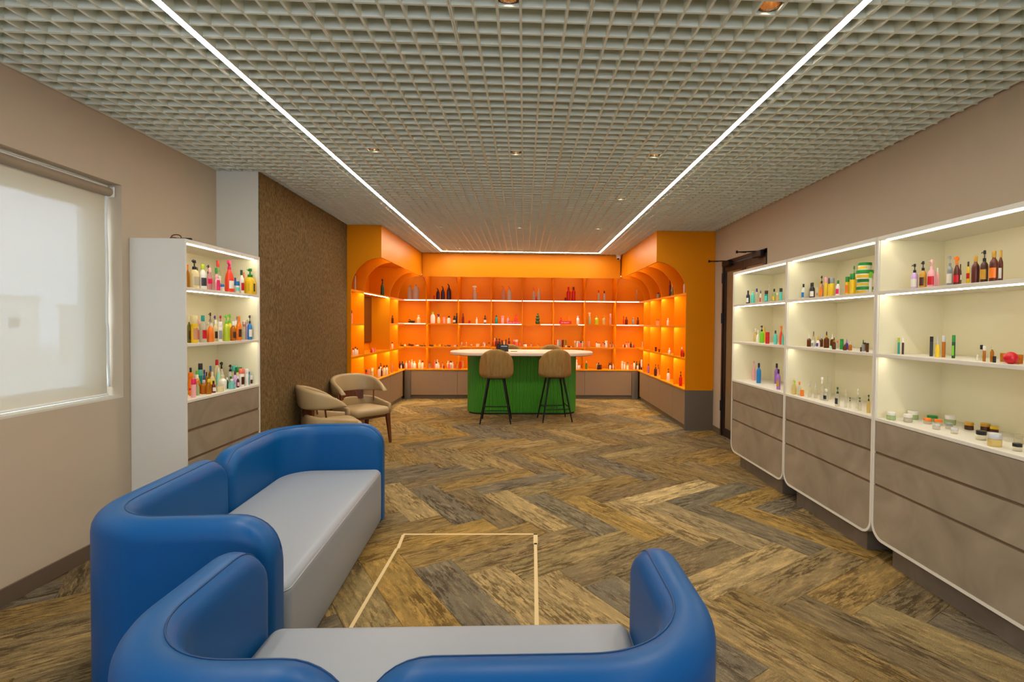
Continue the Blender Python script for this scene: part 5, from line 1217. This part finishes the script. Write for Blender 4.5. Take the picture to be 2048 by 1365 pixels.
# ---------------- bottles, jars and tubes, each one its own thing ----------------
NAMES = {'b': ('bottle', 'bottle'), 'c': ('tube', 'tube'), 'j': ('cream_jar', 'jar'), 'p': ('pump_bottle', 'bottle'), 's': ('spray_bottle', 'bottle'), 'd': ('dropper_bottle', 'bottle'),
         'o': ('flat_bottle', 'bottle'), 'k': ('angled_bottle', 'bottle'), 'h': ('jug', 'jug'), 'l': ('sprayer_head', 'sprayer'), 't': ('tub', 'tub'), 'B': ('red_ball', 'ball'), 'x': ('stacked_bottle', 'bottle'), 'f': ('slim_tube', 'tube'), 'q': ('loose_cap', 'loose_cap')}  # q is a loose bottle cap standing on a shelf
def P(mb, name, t, col, smooth=True):
    return mb.build(name, MATS['clear_glass' if col in ('cl',) else 'clear_plastic' if col in CLEAR else 'plastic'], t, smooth=smooth, color=PALC[col])
def make_item(k, x, y, z, h, w, b, c, l, g, lab):
    nm, cat = NAMES[k]; r = w/2
    along_y = lab.find('back shelf') < 0 and lab.find('behind the bar') < 0
    rz = 0.0 if not along_y else (PI/2 if x < 0 else -PI/2)
    t = thing(nm, lab, cat, (x, y, z+0.0003), rz + random.uniform(-0.25, 0.25), GRP[g])
    sq = random.choice((0, 0, 0.35)) if k in 'bp' and w > 0.045 else 0
    A = lambda *p: MB().lathe([(a*r*(1.0 if not sq else 0.97), q*h) for a, q in p], 16, sq=sq)
    E = lambda sy, *p: MB().lathe([(a*r, q*h) for a, q in p], 14, 1.0, sy)
    lbl = None
    if k == 'b':
        P(A((.9, 0), (1, .03), (1, .56), (.92, .64), (.5, .74), (.4, .77), (.4, .80)), 'body', t, b)
        P(A((.46, .785), (.48, .80), (.48, .985), (.42, 1)), 'cap', t, c); lbl = (1.012, .14, .46, 1)
    elif k == 'o':
        P(E(.52, (.84, 0), (.9, .03), (1, .34), (.96, .56), (.74, .7), (.4, .79), (.36, .83)), 'body', t, b)
        P(E(.8, (.42, .8), (.43, .82), (.40, .98), (.34, 1)), 'cap', t, c); lbl = (1.02, .3, .52, .52)
    elif k in 'cf':
        P(A((.96, 0), (1, .02), (1, .70), (.96, .712)), 'body', t, b)
        P(A((.97, .716), (1, .726), (1, .985), (.93, 1)), 'cap', t, c); lbl = (1.012, .12, .55, 1)
    elif k == 't':
        P(A((.92, 0), (.97, .03), (1, .62), (.96, .63)), 'body', t, b)
        P(A((1, .635), (1.04, .66), (1.04, .96), (.98, 1)), 'lid', t, c); lbl = (1.005, .2, .48, 1)
    elif k == 'j':
        P(A((.9, 0), (1, .06), (1, .52), (.86, .57), (.86, .6)), 'body', t, b)
        P(A((.98, .58), (1.0, .61), (1.0, .96), (.93, 1)), 'lid', t, c)
    elif k == 'p':
        P(A((.92, 0), (1, .03), (1, .50), (.9, .58), (.45, .65), (.4, .67)), 'body', t, b)
        m_ = A((.42, .655), (.44, .67), (.42, .76), (.14, .77), (.12, .88), (.34, .885), (.36, .9), (.33, .985), (.25, 1))
        m_.tube([(0, 0, h*.955), (-r*.9, 0, h*.95), (-r*1.05, 0, h*.915)], [r*.17, r*.13, r*.10], 8)
        P(m_, 'pump', t, c); lbl = (1.012, .12, .42, 1)
    elif k == 's':
        P(A((.92, 0), (1, .03), (1, .40), (.82, .55), (.42, .68), (.34, .72)), 'body', t, b)
        m_ = A((.38, .705), (.4, .72), (.38, .79), (.26, .80), (.26, .86))
        m_.prism([(-.9, .90), (-.95, .97), (.1, 1.0), (.6, .97), (.75, .90), (.35, .84), (-.2, .86)], lambda p: (p[0]*r, -.24*r, p[1]*h), lambda p: (p[0]*r, .24*r, p[1]*h))
        m_.tube([(-r*.45, 0, h*.88), (-r*.62, 0, h*.82), (-r*.5, 0, h*.76)], r*.1, 6)
        P(m_, 'sprayer', t, c); lbl = (1.012, .12, .36, 1)
    elif k == 'd':
        P(A((.92, 0), (1, .03), (1, .46), (.88, .55), (.42, .62), (.38, .65)), 'body', t, b)
        P(A((.42, .635), (.44, .65), (.43, .75), (.3, .76)), 'collar', t, 'go' if c == 'bk' else c)
        P(A((.28, .755), (.26, .8), (.24, .93), (.1, 1)), 'dropper', t, c); lbl = (1.012, .12, .4, 1)
    elif k == 'k':
        P(E(.6, (.92, 0), (1, .04), (1, .42), (.9, .58), (.52, .72), (.4, .76)), 'body', t, b)
        P(MB().tube([(0, 0, h*.74), (r*.1, 0, h*.84), (-r*.25, 0, h*.94), (-r*.62, 0, h)], [r*.36, r*.3, r*.22, r*.16], 10), 'neck', t, c)
    elif k == 'h':
        P(MB().lathe([(a*r, q*h) for a, q in ((.95, 0), (1, .04), (1, .60), (.8, .74), (.4, .86), (.34, .88))], 16, 1, .62, sq=.6), 'body', t, b)
        P(MB().lathe([(a*r, q*h) for a, q in ((.38, .87), (.4, .88), (.38, 1))], 12), 'cap', t, c)
        P(MB().tube([(r*.3, 0, h*.84), (r*.95, 0, h*.78), (r*1.02, 0, h*.5), (r*.93, 0, h*.35)], r*.13, 8), 'handle', t, b)
    elif k == 'l':
        q = min(h*.42, w*.2)
        P(MB().tube([(-w*.5, 0, q), (-w*.1, 0, q), (w*.2, 0, q*1.05), (w*.5, 0, q)], [q*.35, q*.7, q, q*.8], 10), 'head', t, b)
        P(MB().tube([(-w*.05, 0, q*1.4), (-w*.22, 0, h*.85), (-w*.38, 0, h*.9)], q*.4, 8), 'trigger', t, c)
    elif k == 'q': P(A((.9, 0), (1, .08), (1, .9), (.9, 1)), 'body', t, b)
    elif k == 'B':
        P(MB().lathe([(r*math.sin(PI*(.12+.88*i/10)), h/2-h/2*math.cos(PI*(.12+.88*i/10))) for i in range(10)]+[(r*.05, h)], 16), 'body', t, b, 'all')
    elif k == 'x':
        pr = [(.72, 0)] + [(.60+.40*math.sin(PI*i/8), .32*i/8) for i in range(1, 8)] + [(.52+.40*math.sin(PI*i/8), .32+.28*i/8) for i in range(8)] + [(.40+.26*math.sin(PI*i/8), .60+.24*i/8) for i in range(8)] + [(.34, .86), (.34, .98), (.2, 1)]
        P(A(*pr), 'body', t, b, 'all')
        P(A((.36, .9), (.37, .91), (.35, 1), (.2, 1.01)), 'cap', t, 'ol')
    if lbl and l != '-':
        a, z0, z1, sy = lbl
        ring = [[(a*r*math.cos(q), a*r*sy*math.sin(q), zz*h) for q in [PI*1.08+PI*.84*i/12 for i in range(13)]] for zz in (z0, z1)]
        P(MB().rings(ring, False, False, closed=False), 'label', t, l)
    return t
for it in ITEMS: make_item(*it)
# red ball resting in front of the amber jars
t = thing('red_ball', 'round red ball lying before the amber jars on the last wall cabinet', 'ball', (2.335, 2.365, 1.3493))
P(MB().lathe([(0.0295*math.sin(PI*(.1+.9*i/14)), 0.0285-0.0295*math.cos(PI*(.1+.9*i/14))) for i in range(14)]+[(0.001, 0.058)], 20), 'body', t, 're', 'all')
